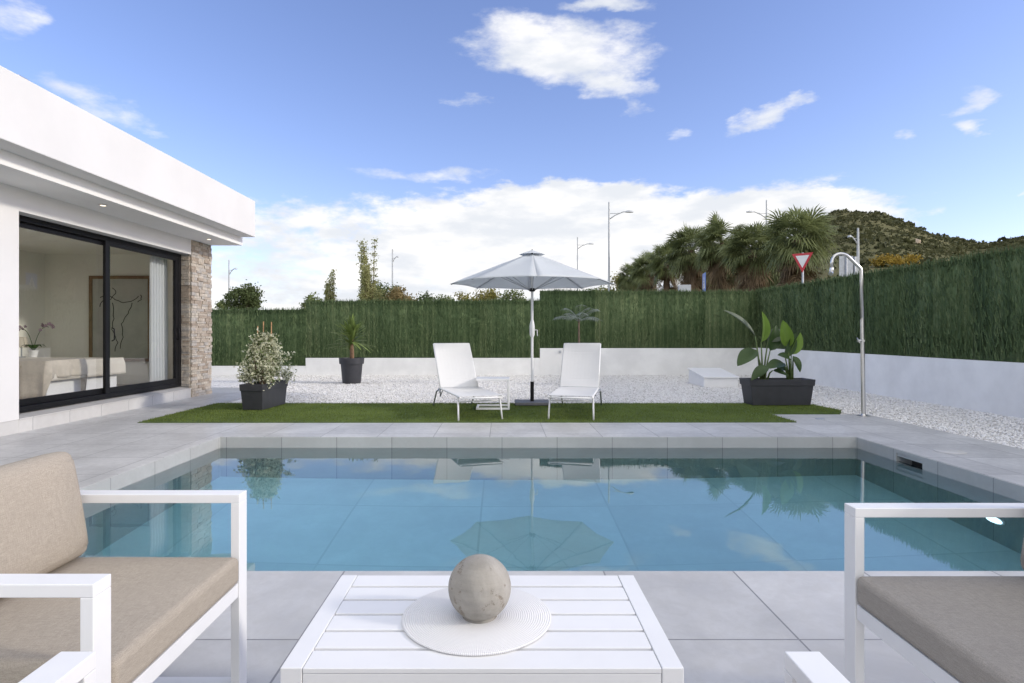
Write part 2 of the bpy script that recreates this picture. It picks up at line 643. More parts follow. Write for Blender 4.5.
m, t, b = new_mat('dry_ground')
co = objco(t)
f1 = t.smooth(t.noise(co, 0.06, 6, 0.65, 0.5), 0.35, 0.66)
f2 = t.smooth(t.noise(co, 0.5, 6, 0.7), 0.35, 0.7)
c1 = t.mix(f1, (0.115, 0.115, 0.052), (0.165, 0.15, 0.075))
c2 = t.mix(t.math('MULTIPLY', f2, 0.6), c1, (0.085, 0.088, 0.038))
t.l.new(c2, b.inputs['Base Color'])
b.inputs['Roughness'].default_value = 1.0
b.inputs['Specular IOR Level'].default_value = 0.1
bn = t.node('ShaderNodeBump')
bn.inputs['Strength'].default_value = 0.8
bn.inputs['Distance'].default_value = 0.6
t.l.new(t.noise(co, 0.9, 6, 0.7), bn.inputs['Height'])
t.l.new(bn.outputs[0], b.inputs['Normal'])
M['earth'] = m
V, F = grid_terrain()
structure(raw('terrain', V, F, M['earth'], smooth=True), 'dry olive hillside and ground beyond the garden hedge')

# road behind the back wall
M['asphalt'] = mat('asphalt', (0.06, 0.06, 0.062), 0.9, 0.15, 2, 0.3, 80)
mb = MB()
mb.add([(-60, 22, -0.09), (5.5, 22, -0.09), (5.5, 29, -0.09), (-60, 29, -0.09)], [(0, 1, 2, 3)])
structure(mb.build('road', M['asphalt']), 'asphalt road hidden behind the back hedge')

# ------------------------------------------------------------------ paving, gravel, lawn
PX0, PX1, PY0, PY1 = -3.17, 3.98, 2.96, 6.75     # pool opening
WATER_Z = -0.122
HX = -5.66                                       # house front
DXR = 5.25                                       # right edge of paving
mb = MB()
T = 0.07
QX0, QX1, QY0, QY1 = PX0 - .012, PX1 + .012, PY0 - .012, PY1 + .012   # paving stops on top of the pool walls
mb.box(-16, DXR, -6, QY0, -T, 0)
mb.box(HX - 0.1, QX0, QY0, 7.84, -T, 0)
mb.box(QX1, DXR, QY0, 7.84, -T, 0)
mb.box(QX0, QX1, QY1, 7.84, -T, 0)
mb.box(3.85, DXR, 7.84, 8.62, -T, 0)
mb.box(HX - 0.1, -4.72, 7.84, 11.72, -T, 0)
mb.box(-14, -4.68, 11.72, 12.9, -T, 0)
structure(mb.build('paving', M['paving']), 'pale grey porcelain paving around the pool')

m, t, b = new_mat('white_marble_gravel')
vo = t.node('ShaderNodeTexVoronoi')
t.l.new(objco(t), vo.inputs['Vector'])
vo.inputs['Scale'].default_value = 38
sepc = t.node('ShaderNodeSeparateColor')
t.l.new(vo.outputs['Color'], sepc.inputs[0])
c = t.ramp(sepc.outputs[0], [(0.0, (0.5, 0.48, 0.46)), (0.4, (0.72, 0.71, 0.69)), (1.0, (0.84, 0.83, 0.82))])
t.l.new(c, b.inputs['Base Color'])
b.inputs['Roughness'].default_value = 0.85
bn = t.node('ShaderNodeBump')
bn.inputs['Strength'].default_value = 0.9
bn.inputs['Distance'].default_value = 0.02
bn.invert = True
t.l.new(vo.outputs['Distance'], bn.inputs['Height'])
t.l.new(bn.outputs[0], b.inputs['Normal'])
M['gravel'] = m
mb = MB()
mb.add([(-15, 7.7, -0.03), (WX, 7.7, -0.03), (WX, WY, -0.03), (-15, WY, -0.03)], [(0, 1, 2, 3)])
mb.add([(DXR - .1, -6, -0.03), (WX, -6, -0.03), (WX, 7.7, -0.03), (DXR - .1, 7.7, -0.03)], [(0, 1, 2, 3)])
structure(mb.build('gravel_ground', M['gravel']), 'white gravel bed between lawn and garden walls')

m, t, b = new_mat('white_pebble')
g = t.node('ShaderNodeNewGeometry')
c = t.ramp(g.outputs['Random Per Island'], [(0.0, (0.46, 0.44, 0.42)), (0.2, (0.70, 0.69, 0.67)), (1.0, (0.88, 0.87, 0.86))])
t.l.new(c, b.inputs['Base Color'])
b.inputs['Roughness'].default_value = 0.8
M['pebble'] = m
P = []


def scatter(x0, x1, y0, y1, dens_):
    n = int((x1 - x0) * (y1 - y0) * dens_)
    P.append(np.stack([rng.uniform(x0, x1, n), rng.uniform(y0, y1, n)], 1))


scatter(DXR + .01, WX - .02, 4.0, 8.6, 1300)
scatter(5.1, WX - .02, 8.6, 10.2, 900)
scatter(-4.6, WX - .02, 9.95, 13, 520)
scatter(-6.0, WX - .02, 13, WY - .03, 380)
P = np.concatenate(P)
n = len(P)
rad = rng.uniform(0.010, 0.022, n)
base = np.array([[1, 0, 0], [0, 1, 0], [-1, 0, 0], [0, -1, 0], [0.1, 0.05, 0.62], [0, 0, -0.6]], dtype=float)
ang = rng.uniform(0, 6.28, n)
sx, sy, sz = rng.uniform(0.8, 1.5, n), rng.uniform(0.6, 1.1, n), rng.uniform(0.7, 1.1, n)
vx, vy, vz = base[None, :, 0] * sx[:, None], base[None, :, 1] * sy[:, None], base[None, :, 2] * sz[:, None]
vx, vz = vx + vz * rng.uniform(-0.5, 0.5, n)[:, None], vz + vx * rng.uniform(-0.35, 0.35, n)[:, None]
V = np.stack([P[:, 0, None] + rad[:, None] * (vx * np.cos(ang)[:, None] - vy * np.sin(ang)[:, None]),
              P[:, 1, None] + rad[:, None] * (vx * np.sin(ang)[:, None] + vy * np.cos(ang)[:, None]),
              -0.026 + rad[:, None] * vz + rng.uniform(0, 0.008, n)[:, None]], -1).reshape(-1, 3)
fb = np.array([[0, 1, 4], [1, 2, 4], [2, 3, 4], [3, 0, 4], [1, 0, 5], [2, 1, 5], [3, 2, 5], [0, 3, 5]])
F = (np.arange(n)[:, None, None] * 6 + fb[None]).reshape(-1, 3)
o = raw('gravel', V, F, M['pebble'])
tag(o, 'loose white marble gravel along the garden walls', 'gravel', kind='stuff')

# artificial lawn
M['lawn'] = leaf_mat('artificial_grass', (0.135, 0.19, 0.04), 0.22, 1.3, 0.7, 0.38, c2=(0.22, 0.285, 0.07))
lawn = [(-4.74, 7.80), (3.85, 7.84), (3.85, 8.62), (4.9, 8.72), (5.10, 9.02), (5.02, 9.92), (-4.72, 9.92)]


def inside(px, py, poly):
    r = np.zeros(len(px), bool)
    j = len(poly) - 1
    for i in range(len(poly)):
        xi, yi = poly[i]
        xj, yj = poly[j]
        cnd = ((yi > py) != (yj > py)) & (px < (xj - xi) * (py - yi) / (yj - yi + 1e-12) + xi)
        r ^= cnd
        j = i
    return r


n = 105000
gx, gy = rng.uniform(-4.75, 5.12, n), rng.uniform(7.83, 9.94, n)
k = inside(gx, gy, lawn)
gx, gy = gx[k], gy[k]
n = len(gx)
h = rng.uniform(0.018, 0.036, n)
a = rng.uniform(0, 6.28, n)
lean = rng.normal(0, 0.012, (n, 2)) + np.array([0.006, 0.002])
wd = 0.0035
V = np.zeros((n, 3, 3))
V[:, 0] = np.stack([gx - np.cos(a) * wd, gy - np.sin(a) * wd, np.full(n, 0.004)], 1)
V[:, 1] = np.stack([gx + np.cos(a) * wd, gy + np.sin(a) * wd, np.full(n, 0.004)], 1)
V[:, 2] = np.stack([gx + lean[:, 0], gy + lean[:, 1], h], 1)
V = V.reshape(-1, 3)
F = np.arange(3 * n).reshape(n, 3)
o = raw('grass', V, F, M['lawn'])
tag(o, 'strip of short green artificial grass behind the pool', 'lawn', kind='stuff')
mb = MB()
mb.prism(lawn, -0.04, 0.008)
M['lawn_mat'] = mat('grass_backing', (0.07, 0.11, 0.025), 0.9, 0.25, 8)
structure(mb.build('lawn', M['lawn_mat']), 'backing sheet of the artificial lawn strip')

# ------------------------------------------------------------------ swimming pool
pool = thing('swimming_pool', 'rectangular swimming pool lined in grey porcelain tile', 'swimming pool', (0, 0, 0))
FL = -1.5
E = 0.25
WT = -0.004
MB().box(PX0 - E, PX1 + E, PY1, PY1 + E, FL - .1, WT).build('end_wall', M['coping_x'], pool)
MB().box(PX0 - E, PX1 + E, PY0 - E, PY0, FL - .1, WT).build('end_wall', M['coping_x'], pool)
MB().box(PX0 - E, PX0, PY0, PY1, FL - .1, WT).build('side_wall', M['coping_y'], pool)
# the right wall leaves the skimmer mouth open
SY0, SY1 = 5.68, 6.06
mb = MB()
mb.box(PX1, PX1 + E, PY0, SY0, FL - .1, WT)
mb.box(PX1, PX1 + E, SY1, PY1, FL - .1, WT)
mb.box(PX1, PX1 + E, SY0, SY1, FL - .1, -0.19)
mb.box(PX1, PX1 + E, SY0, SY1, -0.036, WT)
mb.build('side_wall', M['coping_y'], pool)
mb = MB()
mb.box(PX0 - E, PX1 + E, PY0 - E, PY1 + E, FL - .2, FL - .1 + .001)
mb.box(PX0 - .01, PX1 + .01, PY0 - .01, PY1 + .01, FL - .1 + .002, FL)
mb.build('pool_floor', M['pool_floor'], pool)
for (x1, y1, zt) in ((-2.6, 3.75, -0.34), (-2.25, 3.95, -0.66), (-1.85, 4.15, -0.98)):
    mb = MB()
    mb.box(PX0 - .008, x1, PY0 - .008, y1, FL + .002, zt)
    mb.build('step', M['pool_floor'], pool, bevel=0.01)
mb = MB()
mb.box(PX1 + 0.16, PX1 + .24, SY0 + .002, SY1 - .002, -0.188, -0.038)
M['dark_plastic'] = mat('dark_plastic', (0.05, 0.05, 0.05), 0.6, 0.1, 8)
mb.build('skimmer', M['dark_plastic'], pool)
# underwater lamp in the right wall
mb = MB()
pts = []
ring = MB()
cy, cz = 4.84, -0.95
for rr, xx, name in ((0.13, PX1, 'ring'),):
    ring.tube([(PX1 + 0.011, cy, cz), (PX1 - 0.012, cy, cz)], 0.10, 28)
pl = ring.build('pool_light', M['white_metal'], pool, auto=30)
mb.tube([(PX1 - 0.0125, cy, cz), (PX1 - 0.03, cy, cz)], [0.082, 0.06], 28)
mb.build('lens', emit_mat('pool_lamp_glow', (0.75, 0.9, 1.0), 1.5), pl, auto=30)

# water body
mb = MB()
mb.box(PX0 - .03, PX1 + .03, PY0 - .03, PY1 + .03, FL - .03, WATER_Z)
M['water_vol'] = M['water']
t = NT(M['water'].node_tree)
va = t.node('ShaderNodeVolumeAbsorption')
va.inputs['Color'].default_value = (0.08, 0.84, 0.99, 1)
va.inputs['Density'].default_value = 0.24
t.l.new(va.outputs[0], t.n['Material Output'].inputs['Volume'])
wt = mb.build('water', M['water'])
structure(wt, 'still blue water filling the swimming pool')

# lids in the paving
for (px_, py_, r_, mm, lab, cat) in ((950, 451.5, 0.135, M['plinth'], 'round white skimmer lid in the paving right of the pool', 'lid'),
                                     (820, 419, 0.06, M['galv'], 'small round grey drain cover beside the lawn corner', 'drain cover')):
    Y_ = EYE * FPX / (py_ - 333)
    mb = MB().lathe([(r_, 0.001), (r_, 0.004), (r_ * .95, 0.007), (0.0001, 0.008)], 40)
    o = mb.build('paving_lid', mm, loc=((px_ - 502) / FPX * Y_, Y_, 0.0), auto=30)
    tag(o, lab, cat)

# ------------------------------------------------------------------ house
house = thing('house', 'white flat roofed house with dark sliding window and stone pillar', 'house', (0, 0, 0))
WY0, WY1 = 7.03, 10.92
HE = 11.67
mb = MB()
mb.box(HX - .28, HX, .9, 1.6, 0.158, 2.869)            # front wall
mb.box(HX - .28, HX, 6.4, WY0, 0.158, 2.869)
mb.box(HX - .28, HX, 1.6, 6.4, 2.60, 2.869)
mb.box(HX - .28, HX, WY0, HE - .02, 2.60, 2.869)       # lintel
mb.box(-14, HX - .28, 11.42, HE - .03, 0, 2.869)       # end wall
mb.box(HX - .28, HX - .05, WY1 + .04, HE - .03, 0, 2.60)
mb.build('wall', M['render_white'], house)
mb = MB()
mb.box(-14, -8.66, 1.0, 11.42, 0.0, 2.86)
mb.box(-8.66, HX - .282, 11.36, 11.42, 0.2, 2.86)
mb.box(-8.66, -8.4, .9, 1.0, 0.2, 2.86)
mb.box(-6.2, HX - .282, .9, 1.0, 0.2, 2.86)
mb.box(-8.4, -6.2, .9, 1.0, 2.5, 2.86)
mb.box(-8.66, HX - .282, 1.0, 11.36, 2.66, 2.86)
mb.build('room_wall', M['room'], house)
MB().box(-8.66, HX - .282, 1.0, 11.36, 0.0, 0.2).build('room_floor', M['room_floor'], house)
mb = MB()
mb.box(HX - .3, HX - .003, .9, 1.6, 0, 0.155)
mb.box(HX - .3, HX - .003, 1.6, 6.4, 0, 0.2)
mb.box(HX - .3, HX - .003, 6.4, WY0, 0, 0.155)
mb.box(HX - .3, HX - .001, WY0, WY1, 0, 0.15)
mb.build('plinth', M['plinth'], house)
mb = MB()
mb.add([(HX + .01, WY0, .152), (HX + .01, WY1, .152), (HX + .01, WY1, .165), (HX + .01, WY0, .165),
        (HX - .27, WY0, .152), (HX - .27, WY1, .152), (HX - .27, WY1, .2), (HX - .27, WY0, .2)],
       [(0, 1, 2, 3), (5, 4, 7, 6), (3, 2, 6, 7), (1, 0, 4, 5), (0, 3, 7, 4), (2, 1, 5, 6)])
mb.build('window_sill', M['plinth'], house)
# roof: lower slab, projecting parapet band
rf = MB()
rf.box(-14, -5.04, .4, 11.66, 2.87, 3.02)
roof = rf.build('roof', M['soffit'], house)
mb = MB()
mb.box(-14, -4.77, .3, 11.6, 3.022, 3.717)
mb.build('parapet', M['render_white'], roof, bevel=0.008)
mb = MB()
vz = 3.65
mb.box(-5.88, -5.74, 7.12, 7.24, 3.717, 4.20)
mb.box(-5.90, -5.72, 7.10, 7.26, 4.20, 4.235)
mb.build('chimney', M['galv'], roof, bevel=0.01)
for k, yy in enumerate((5.09, 7.97, 10.85)):
    d = MB().lathe([(0.055, -0.006), (0.05, -0.002), (0.05, 0.0)], 24).build('downlight', M['white_metal'], house, loc=(-5.30, yy, 2.868), auto=30)
    MB().lathe([(0.0001, -0.008), (0.034, -0.0075), (0.034, -0.0065)], 20).build('lamp_lens', emit_mat('downlight_glow', (1.0, 0.85, 0.65), 0.9), d)
# stone pillar
stones = [mat('ledge_stone_%s' % nm, c, 0.85, 0.2, 18, 0.7, 45) for nm, c in
          (('beige', (0.42, 0.36, 0.29)), ('grey', (0.40, 0.37, 0.33)), ('brown', (0.34, 0.28, 0.22)), ('cream', (0.47, 0.42, 0.35)))]
mb = MB()
z = 0.0
rs = random.Random(5)
while z < 2.86:
    hh = rs.choice((0.035, 0.045, 0.055, 0.065))
    if z + hh > 2.868:
        hh = 2.868 - z
    y = WY1 + 0.004
    while y < HE - 0.001:
        L = rs.uniform(0.09, 0.30)
        y2 = min(y + L, HE)
        if HE - y2 < 0.06:
            y2 = HE
        mb.box(HX - .049, HX + rs.uniform(0.0, 0.028), y, y2 - 0.003, z + .001, z + hh - 0.002, rs.randrange(4))
        y = y2
    if z >= 0.16 and z + hh < 2.6:
        x = HX - .03
        while x > HX - .275:
            L = rs.uniform(0.08, 0.2)
            x2 = max(x - L, HX - .28)
            if x2 - (HX - .28) < 0.05:
                x2 = HX - .28
            mb.box(x2 + .003, x, WY1 - rs.uniform(-0.001, 0.02), WY1 + .039, z + .001, z + hh - .002, rs.randrange(4))
            x = x2
    x = HX - .051
    while x > HX - 1.2:
        L = rs.uniform(0.1, 0.3)
        mb.box(x - L + .003, x, HE - .029, HE + rs.uniform(0, .025), z + .001, z + hh - .002, rs.randrange(4))
        x -= L
    z += hh
mb.build('stone_pillar', stones, house)
# sliding windows: the near one, out of view, is added to light the room
GX = -5.88


def sliding_window(y0, y1, ym):
    z0, z1 = 0.205, 2.598
    fw = 0.085
    wf = MB()
    wf.box(GX - .055, GX + .055, y0, y0 + fw, z0, z1)
    wf.box(GX - .055, GX + .055, y1 - fw, y1, z0, z1)
    wf.box(GX - .055, GX + .055, y0 + fw, y1 - fw, z0, z0 + .07)
    wf.box(GX - .055, GX + .055, y0 + fw, y1 - fw, z1 - .07, z1)
    win = wf.build('sliding_window', M['black_alu'], house, bevel=0.004)
    for (a_, b_, xx) in ((y0 + fw, ym + .09, GX - .024), (ym - .09, y1 - fw, GX + .026)):
        s = MB()
        zb, zt = z0 + .071, z1 - .071
        fs = 0.085
        s.box(xx - .022, xx + .022, a_ + .001, a_ + fs, zb, zt)
        s.box(xx - .022, xx + .022, b_ - fs, b_ - .001, zb, zt)
        s.box(xx - .022, xx + .022, a_ + fs, b_ - fs, zb, zb + .08)
        s.box(xx - .022, xx + .022, a_ + fs, b_ - fs, zt - .06, zt)
        s.build('sash', M['black_alu'], win, bevel=0.003)
        p = MB()
        p.add([(xx, a_ + fs - .01, zb + .07), (xx, b_ - fs + .01, zb + .07), (xx, b_ - fs + .01, zt - .05), (xx, a_ + fs - .01, zt - .05)], [(0, 1, 2, 3)])
        p.build('pane', M['glass'], win)
    for yy, xx in ((y1 - fw - .045, GX + .055), (ym + .045, GX + .0565)):
        h_ = MB()
        h_.tube([(xx - .006, yy, 1.05), (xx + .03, yy, 1.07), (xx + .034, yy, 1.15), (xx + .03, yy, 1.23), (xx - .006, yy, 1.25)], 0.009, 8)
        h_.build('handle', M['black_alu'], win, smooth=True)


sliding_window(WY0 + .003, WY1 - .022, 8.92)
sliding_window(1.603, 6.397, 4.0)
mb = MB()
for x_ in (-8.4, -7.33, -6.27):
    mb.box(x_, x_ + .07, .91, .99, .2, 2.5)
for z_ in (.2, 2.43):
    mb.box(-8.33, -7.331, .912, .988, z_, z_ + .07)
    mb.box(-7.26, -6.271, .912, .988, z_, z_ + .07)
ew = mb.build('added_end_window', M['black_alu'], house)  # unseen window added, with the house cut short, to light the bedroom
MB().add([(-8.35, .95, .22), (-6.25, .95, .22), (-6.25, .95, 2.48), (-8.35, .95, 2.48)], [(0, 1, 2, 3)]).build('pane', M['glass'], ew)

# ------------------------------------------------------------------ bedroom behind the window
FLR = 0.2
M['linen'] = mat('cream_linen', (0.60, 0.55, 0.47), 0.9, 0.06, 6, 0.3, 200)
M['sheet'] = mat('white_cotton', (0.75, 0.75, 0.75), 0.9, 0.03, 6)
bed = thing('bed', 'bed with cream bedspread and white sheet inside the window', 'bed', (0, 0, FLR))
bx0, bx1, by0, by1 = -8.6, -6.33, 8.35, 10.0
MB().box(bx0, bx1 - .05, by0 + .06, by1 - .06, 0.06, 0.28).build('bed_base', M['sheet'], bed, bevel=.01)
MB().box(bx0, bx1 - .01, by0 + .02, by1 - .02, 0.281, 0.52).build('mattress', M['sheet'], bed, bevel=.05, seg=4)


def drape(x0, x1, y0, y1, ztop, hang_x, hang_y, amp, nseg=60, seed=1):
    """cloth lying on a bed: flat top and three wavy hanging sides"""
    r2 = random.Random(seed)
    ring_ = []
    peri = []
    for i in range(nseg + 1):
        peri.append((x0 + (x1 - x0) * i / nseg, y0, 0, -1))
    for i in range(1, nseg + 1):
        peri.append((x1, y0 + (y1 - y0) * i / nseg, 1, 0))
    for i in range(1, nseg + 1):
        peri.append((x1 - (x1 - x0) * i / nseg, y1, 0, 1))
    vs, fs = [], []
    ph = [r2.uniform(0, 6) for _ in range(3)]
    rows = 7
    for j in range(rows):
        q = j / (rows - 1)
        for i, (x, y, nx_, ny_) in enumerate(peri):
            s_ = x * 1.0 + y * 1.0
            wv = math.sin(s_ * 22 + ph[0]) * .5 + math.sin(s_ * 13 + ph[1]) * .4 + math.sin(s_ * 37 + ph[2]) * .2
            hang = hang_x if nx_ else hang_y
            out = 0.012 + (amp * wv + 0.01) * q + 0.03 * min(1, q * 4)
            zz = ztop - 0.02 - hang * q - (0.0 if j else -0.02)
            vs.append((x + nx_ * out, y + ny_ * out, zz))
    n_ = len(peri)
    for j in range(rows - 1):
        for i in range(n_ - 1):
            fs.append((j * n_ + i, (j + 1) * n_ + i, (j + 1) * n_ + i + 1, j * n_ + i + 1))
    fs.append(tuple(range(n_)))
    return MB().add(vs, fs)


drape(-7.9, bx1, by0, by1, 0.56, 0.24, 0.24, 0.012).build('bedspread', M['linen'], bed, auto=50, solid=0.012)
drape(-7.0, bx1 + .02, by0 - .03, by0 + .7, 0.58, 0.22, 0.5, 0.03, seed=3).build('throw', mat('beige_throw', (0.50, 0.44, 0.36), .95, .1, 9, .3, 150), bed, auto=50, solid=0.012)
for k in range(2):
    yy = by0 + .42 + k * .8
    mb = MB()
    nu, nv = 14, 10
    vs = []
    for j in range(nv + 1):
        for i in range(nu):
            a = 2 * math.pi * i / nu
            q = math.pi * j / nv
            ca, sa = math.cos(a), math.sin(a)
            sq = abs(ca) ** .6 * (1 if ca > 0 else -1), abs(sa) ** .6 * (1 if sa > 0 else -1)
            vs.append((-8.25 + .24 * sq[0] * math.sin(q) ** .7, yy + .36 * sq[1] * math.sin(q) ** .7, .63 + .09 * -math.cos(q)))
    fs = [(j * nu + i, j * nu + (i + 1) % nu, (j + 1) * nu + (i + 1) % nu, (j + 1) * nu + i) for j in range(nv) for i in range(nu)]
    mb.add(vs, fs).build('pillow', M['sheet'], bed, smooth=True)
MB().box(-8.655, -8.605, by0 - .05, by1 + .05, 0.2, 1.0).build('headboard', M['linen'], bed, bevel=.02)

nt = thing('bedside_table', 'small white bedside table in the far room corner', 'bedside table', (-8.3, 10.55, FLR))
MB().box(-.22, .22, -.2, .2, .50, .54).build('table_top', M['white_metal'], nt, bevel=.004)
MB().box(-.20, .20, -.18, .18, .32, .499).build('drawer', M['white_metal'], nt, bevel=.004)
for sx_ in (-1, 1):
    for sy_ in (-1, 1):
        MB().box(sx_ * .18 - .015, sx_ * .18 + .015, sy_ * .16 - .015, sy_ * .16 + .015, 0, .319).build('leg', M['white_metal'], nt)
lp = thing('table_lamp', 'small bedside lamp with pale shade left of the orchid', 'lamp', (-8.45, 10.55, FLR + .54))
MB().lathe([(.06, 0), (.06, .015), (.012, .02), (.012, .2)], 20).build('lamp_base', M['galv'], lp, auto=30)
MB().lathe([(.10, .18), (.075, .36)], 24).build('lamp_shade', M['linen'], lp, solid=.003, auto=30)
orch = thing('potted_orchid', 'purple flowering orchid in small pot behind the window', 'orchid', (-8.2, 10.5, FLR + .54))
MB().lathe([(.05, 0), (.075, .12), (.08, .13), (.07, .13), (.065, .11), (.0001, .11)], 20).build('pot', M['white_metal'], orch, auto=35)
M['orchid_leaf'] = leaf_mat('orchid_leaf', (0.05, 0.10, 0.025), .2)
M['petal'] = leaf_mat('orchid_petal', (0.13, 0.06, 0.11), .25, 4, c2=(.32, .22, .29))
for k in range(5):
    a = k * 1.3 + .3
    vs, fs = [], []
    for i in range(7):
        q = i / 6
        wv = .035 * math.sin(math.pi * min(1, q * .9 + .1))
        c = Vector((math.cos(a) * .2 * q, math.sin(a) * .2 * q, .11 + .12 * math.sin(q * 2.6)))
        s_ = Vector((-math.sin(a), math.cos(a), 0))
        vs += [c - s_ * wv, c + s_ * wv]
    fs = [(2 * i, 2 * i + 1, 2 * i + 3, 2 * i + 2) for i in range(6)]
    MB().add(vs, fs).build('leaf', M['orchid_leaf'], orch, smooth=True)
for st, (dx, dy, hh) in enumerate(((-.12, -.05, .40), (.14, .06, .44))):
    pts = [(dx * (q ** 1.5) * 1.0, dy * q, .1 + hh * math.sin(q * 1.75)) for q in [i / 10 for i in range(11)]]
    pts = [(p[0] * 1.6, p[1], p[2]) for p in pts]
    stm = MB().tube(pts, .005, 6).build('stem', M['orchid_leaf'], orch, smooth=True)
    for k in range(9):
        p = Vector(pts[10]) * (1 - k / 22) + Vector(pts[7]) * (k / 22) + Vector((random.uniform(-.12, .12), random.uniform(-.06, .06), random.uniform(-.05, .07)))
        fl = MB()
        nrm = Vector((random.uniform(-.2, 1), -.7, random.uniform(-.3, .3))).normalized()
        s_ = nrm.orthogonal().normalized()
        u_ = nrm.cross(s_)
        for q in range(5):
            a = q * 2 * math.pi / 5
            d1 = s_ * math.cos(a) + u_ * math.sin(a)
            d2 = s_ * math.cos(a + .55) + u_ * math.sin(a + .55)
            d3 = s_ * math.cos(a - .55) + u_ * math.sin(a - .55)
            fl.add([p, p + d3 * .02, p + d1 * .034 + nrm * .006, p + d2 * .02], [(0, 1, 2, 3)])
        fl.build('flower', M['petal'], stm)
# framed drawing on the far wall
pic = thing('framed_drawing', 'large wood framed line drawing on the bedroom wall', 'picture', (-7.2, 11.35, 1.44))
ww, hh = 0.585, 0.81
M['oak'] = mat('oak_frame', (0.20, 0.115, 0.055), .5, .2, 10, stretch=(1, 1, 1))
mb = MB()
mb.box(-ww, -ww + .06, -.05, -.001, -hh, hh)
mb.box(ww - .06, ww, -.05, -.001, -hh, hh)
mb.box(-ww + .06, ww - .06, -.05, -.001, hh - .06, hh)
mb.box(-ww + .06, ww - .06, -.05, -.001, -hh, -hh + .06)
mb.build('frame', M['oak'], pic, bevel=.004)
cv = MB().box(-ww + .058, ww - .058, -.03, -.003, -hh + .058, hh - .058).build('canvas', mat('grey_paper', (0.46, 0.46, 0.41), .9, .08, 4), pic)
mb = MB()
for pts in ([(-.38, .40), (-.25, .48), (-.1, .36), (.05, .30), (.22, .33), (.38, .45)], [(-.3, .62), (-.2, .5), (-.22, .4), (-.34, .33), (-.40, .2)],
            [(.22, .30), (.15, .1), (.02, -.1), (.05, -.35), (-.02, -.62)], [(-.15, .3), (-.12, 0), (-.16, -.2), (-.05, -.45), (-.12, -.66)],
            [(-.28, .42), (-.18, .36), (-.08, .5), (-.16, .6)], [(.38, .45), (.40, .36), (.3, .3)]):
    P3 = []
    for i in range(len(pts) - 1):
        for q in range(5):
            u_ = q / 5
            P3.append((pts[i][0] * (1 - u_) + pts[i + 1][0] * u_ + .012 * math.sin(i * 3 + q), -.031, pts[i][1] * (1 - u_) + pts[i + 1][1] * u_))
    mb.tube(P3, .007, 5)
mb.build('drawn_lines', M['black_alu'], cv)
# curtain
vs, fs = [], []
N = 60
for j in range(14):
    q = j / 13
    for i in range(N + 1):
        u_ = i / N
        vs.append((-6.07 + .05 * math.sin(u_ * 38 + .4 * math.sin(q * 3)) * (0.75 + .25 * q), 10.34 + .52 * u_, 2.62 - 2.38 * q))
for j in range(13):
    for i in range(N):
        fs.append((j * (N + 1) + i, j * (N + 1) + i + 1, (j + 1) * (N + 1) + i + 1, (j + 1) * (N + 1) + i))
o = MB().add(vs, fs).build('curtain', leaf_mat('white_curtain', (0.78, 0.80, 0.82), .03, 2, .9, .3), smooth=True)
tag(o, 'white pleated curtain drawn aside behind the right pane', 'curtain')

# ------------------------------------------------------------------ garden walls and hedge screens
XS1, XS2 = -5.6, 1.08         # steps in the back wall
walls = []
mb = MB().box(-15, XS1, WY, WY + .2, -.15, .23)
tag(mb.build('garden_wall', M['wall_white'], bevel=.006), 'lowest stretch of white garden wall at the back beside the house', 'wall', 'white garden walls')
mb = MB().box(XS1 + .001, XS2, WY, WY + .2, -.15, .457)
tag(mb.build('garden_wall', M['wall_white'], bevel=.006), 'middle stretch of white back wall behind the potted yucca', 'wall', 'white garden walls')
mb = MB().box(XS2 + .001, WX, WY, WY + .2, -.15, .735)
hw = mb.build('garden_wall', M['wall_white'], bevel=.006)
tag(hw, 'tallest stretch of white back wall, behind the white box', 'wall', 'white garden walls')
MB().box(1.62, 1.69, WY - .03, WY - .001, .60, .67).build('drain_spout', M['galv'], hw, bevel=.004)
mb = MB().box(WX, WX + .2, -6, WY + .2, -.15, .75)
tag(mb.build('garden_wall', M['wall_white'], bevel=.006), 'long white side wall running past the outdoor shower', 'wall', 'white garden walls')


def hedge_mat(name, lo, mid, hi):
    m, t, b = new_mat(name)
    co = objco(t)
    s1 = t.noise(t.mapping(co, (11, 11, 0.25)), 1.0, 4, 0.6)
    s2 = t.noise(t.mapping(co, (70, 70, 2.5)), 1.0, 3, 0.6)
    g = t.node('ShaderNodeNewGeometry')
    f = t.math('ADD', t.math('MULTIPLY', s1, 0.66), t.math('MULTIPLY', s2, 0.45))
    f = t.math('SUBTRACT', f, 0.105)
    f = t.math('ADD', f, t.math('MULTIPLY', g.outputs['Random Per Island'], 0.16))
    f = t.math('ADD', f, t.math('MULTIPLY', t.math('SUBTRACT', t.noise(co, 0.9, 3, 0.5), 0.5), 0.30))
    oi = t.node('ShaderNodeObjectInfo')
    f = t.math('ADD', f, t.math('MULTIPLY', t.math('SUBTRACT', oi.outputs['Random'], 0.5), 0.16))
    c = t.ramp(f, [(0.32, lo), (0.55, mid), (0.74, hi), (0.86, (0.27, 0.27, 0.16))])
    t.l.new(c, b.inputs['Base Color'])
    b.inputs['Roughness'].default_value = 0.7
    b.inputs['Specular IOR Level'].default_value = 0.2
    return m


M['hedge'] = hedge_mat('artificial_hedge', (0.036, 0.063, 0.025), (0.078, 0.120, 0.050), (0.165, 0.210, 0.098))


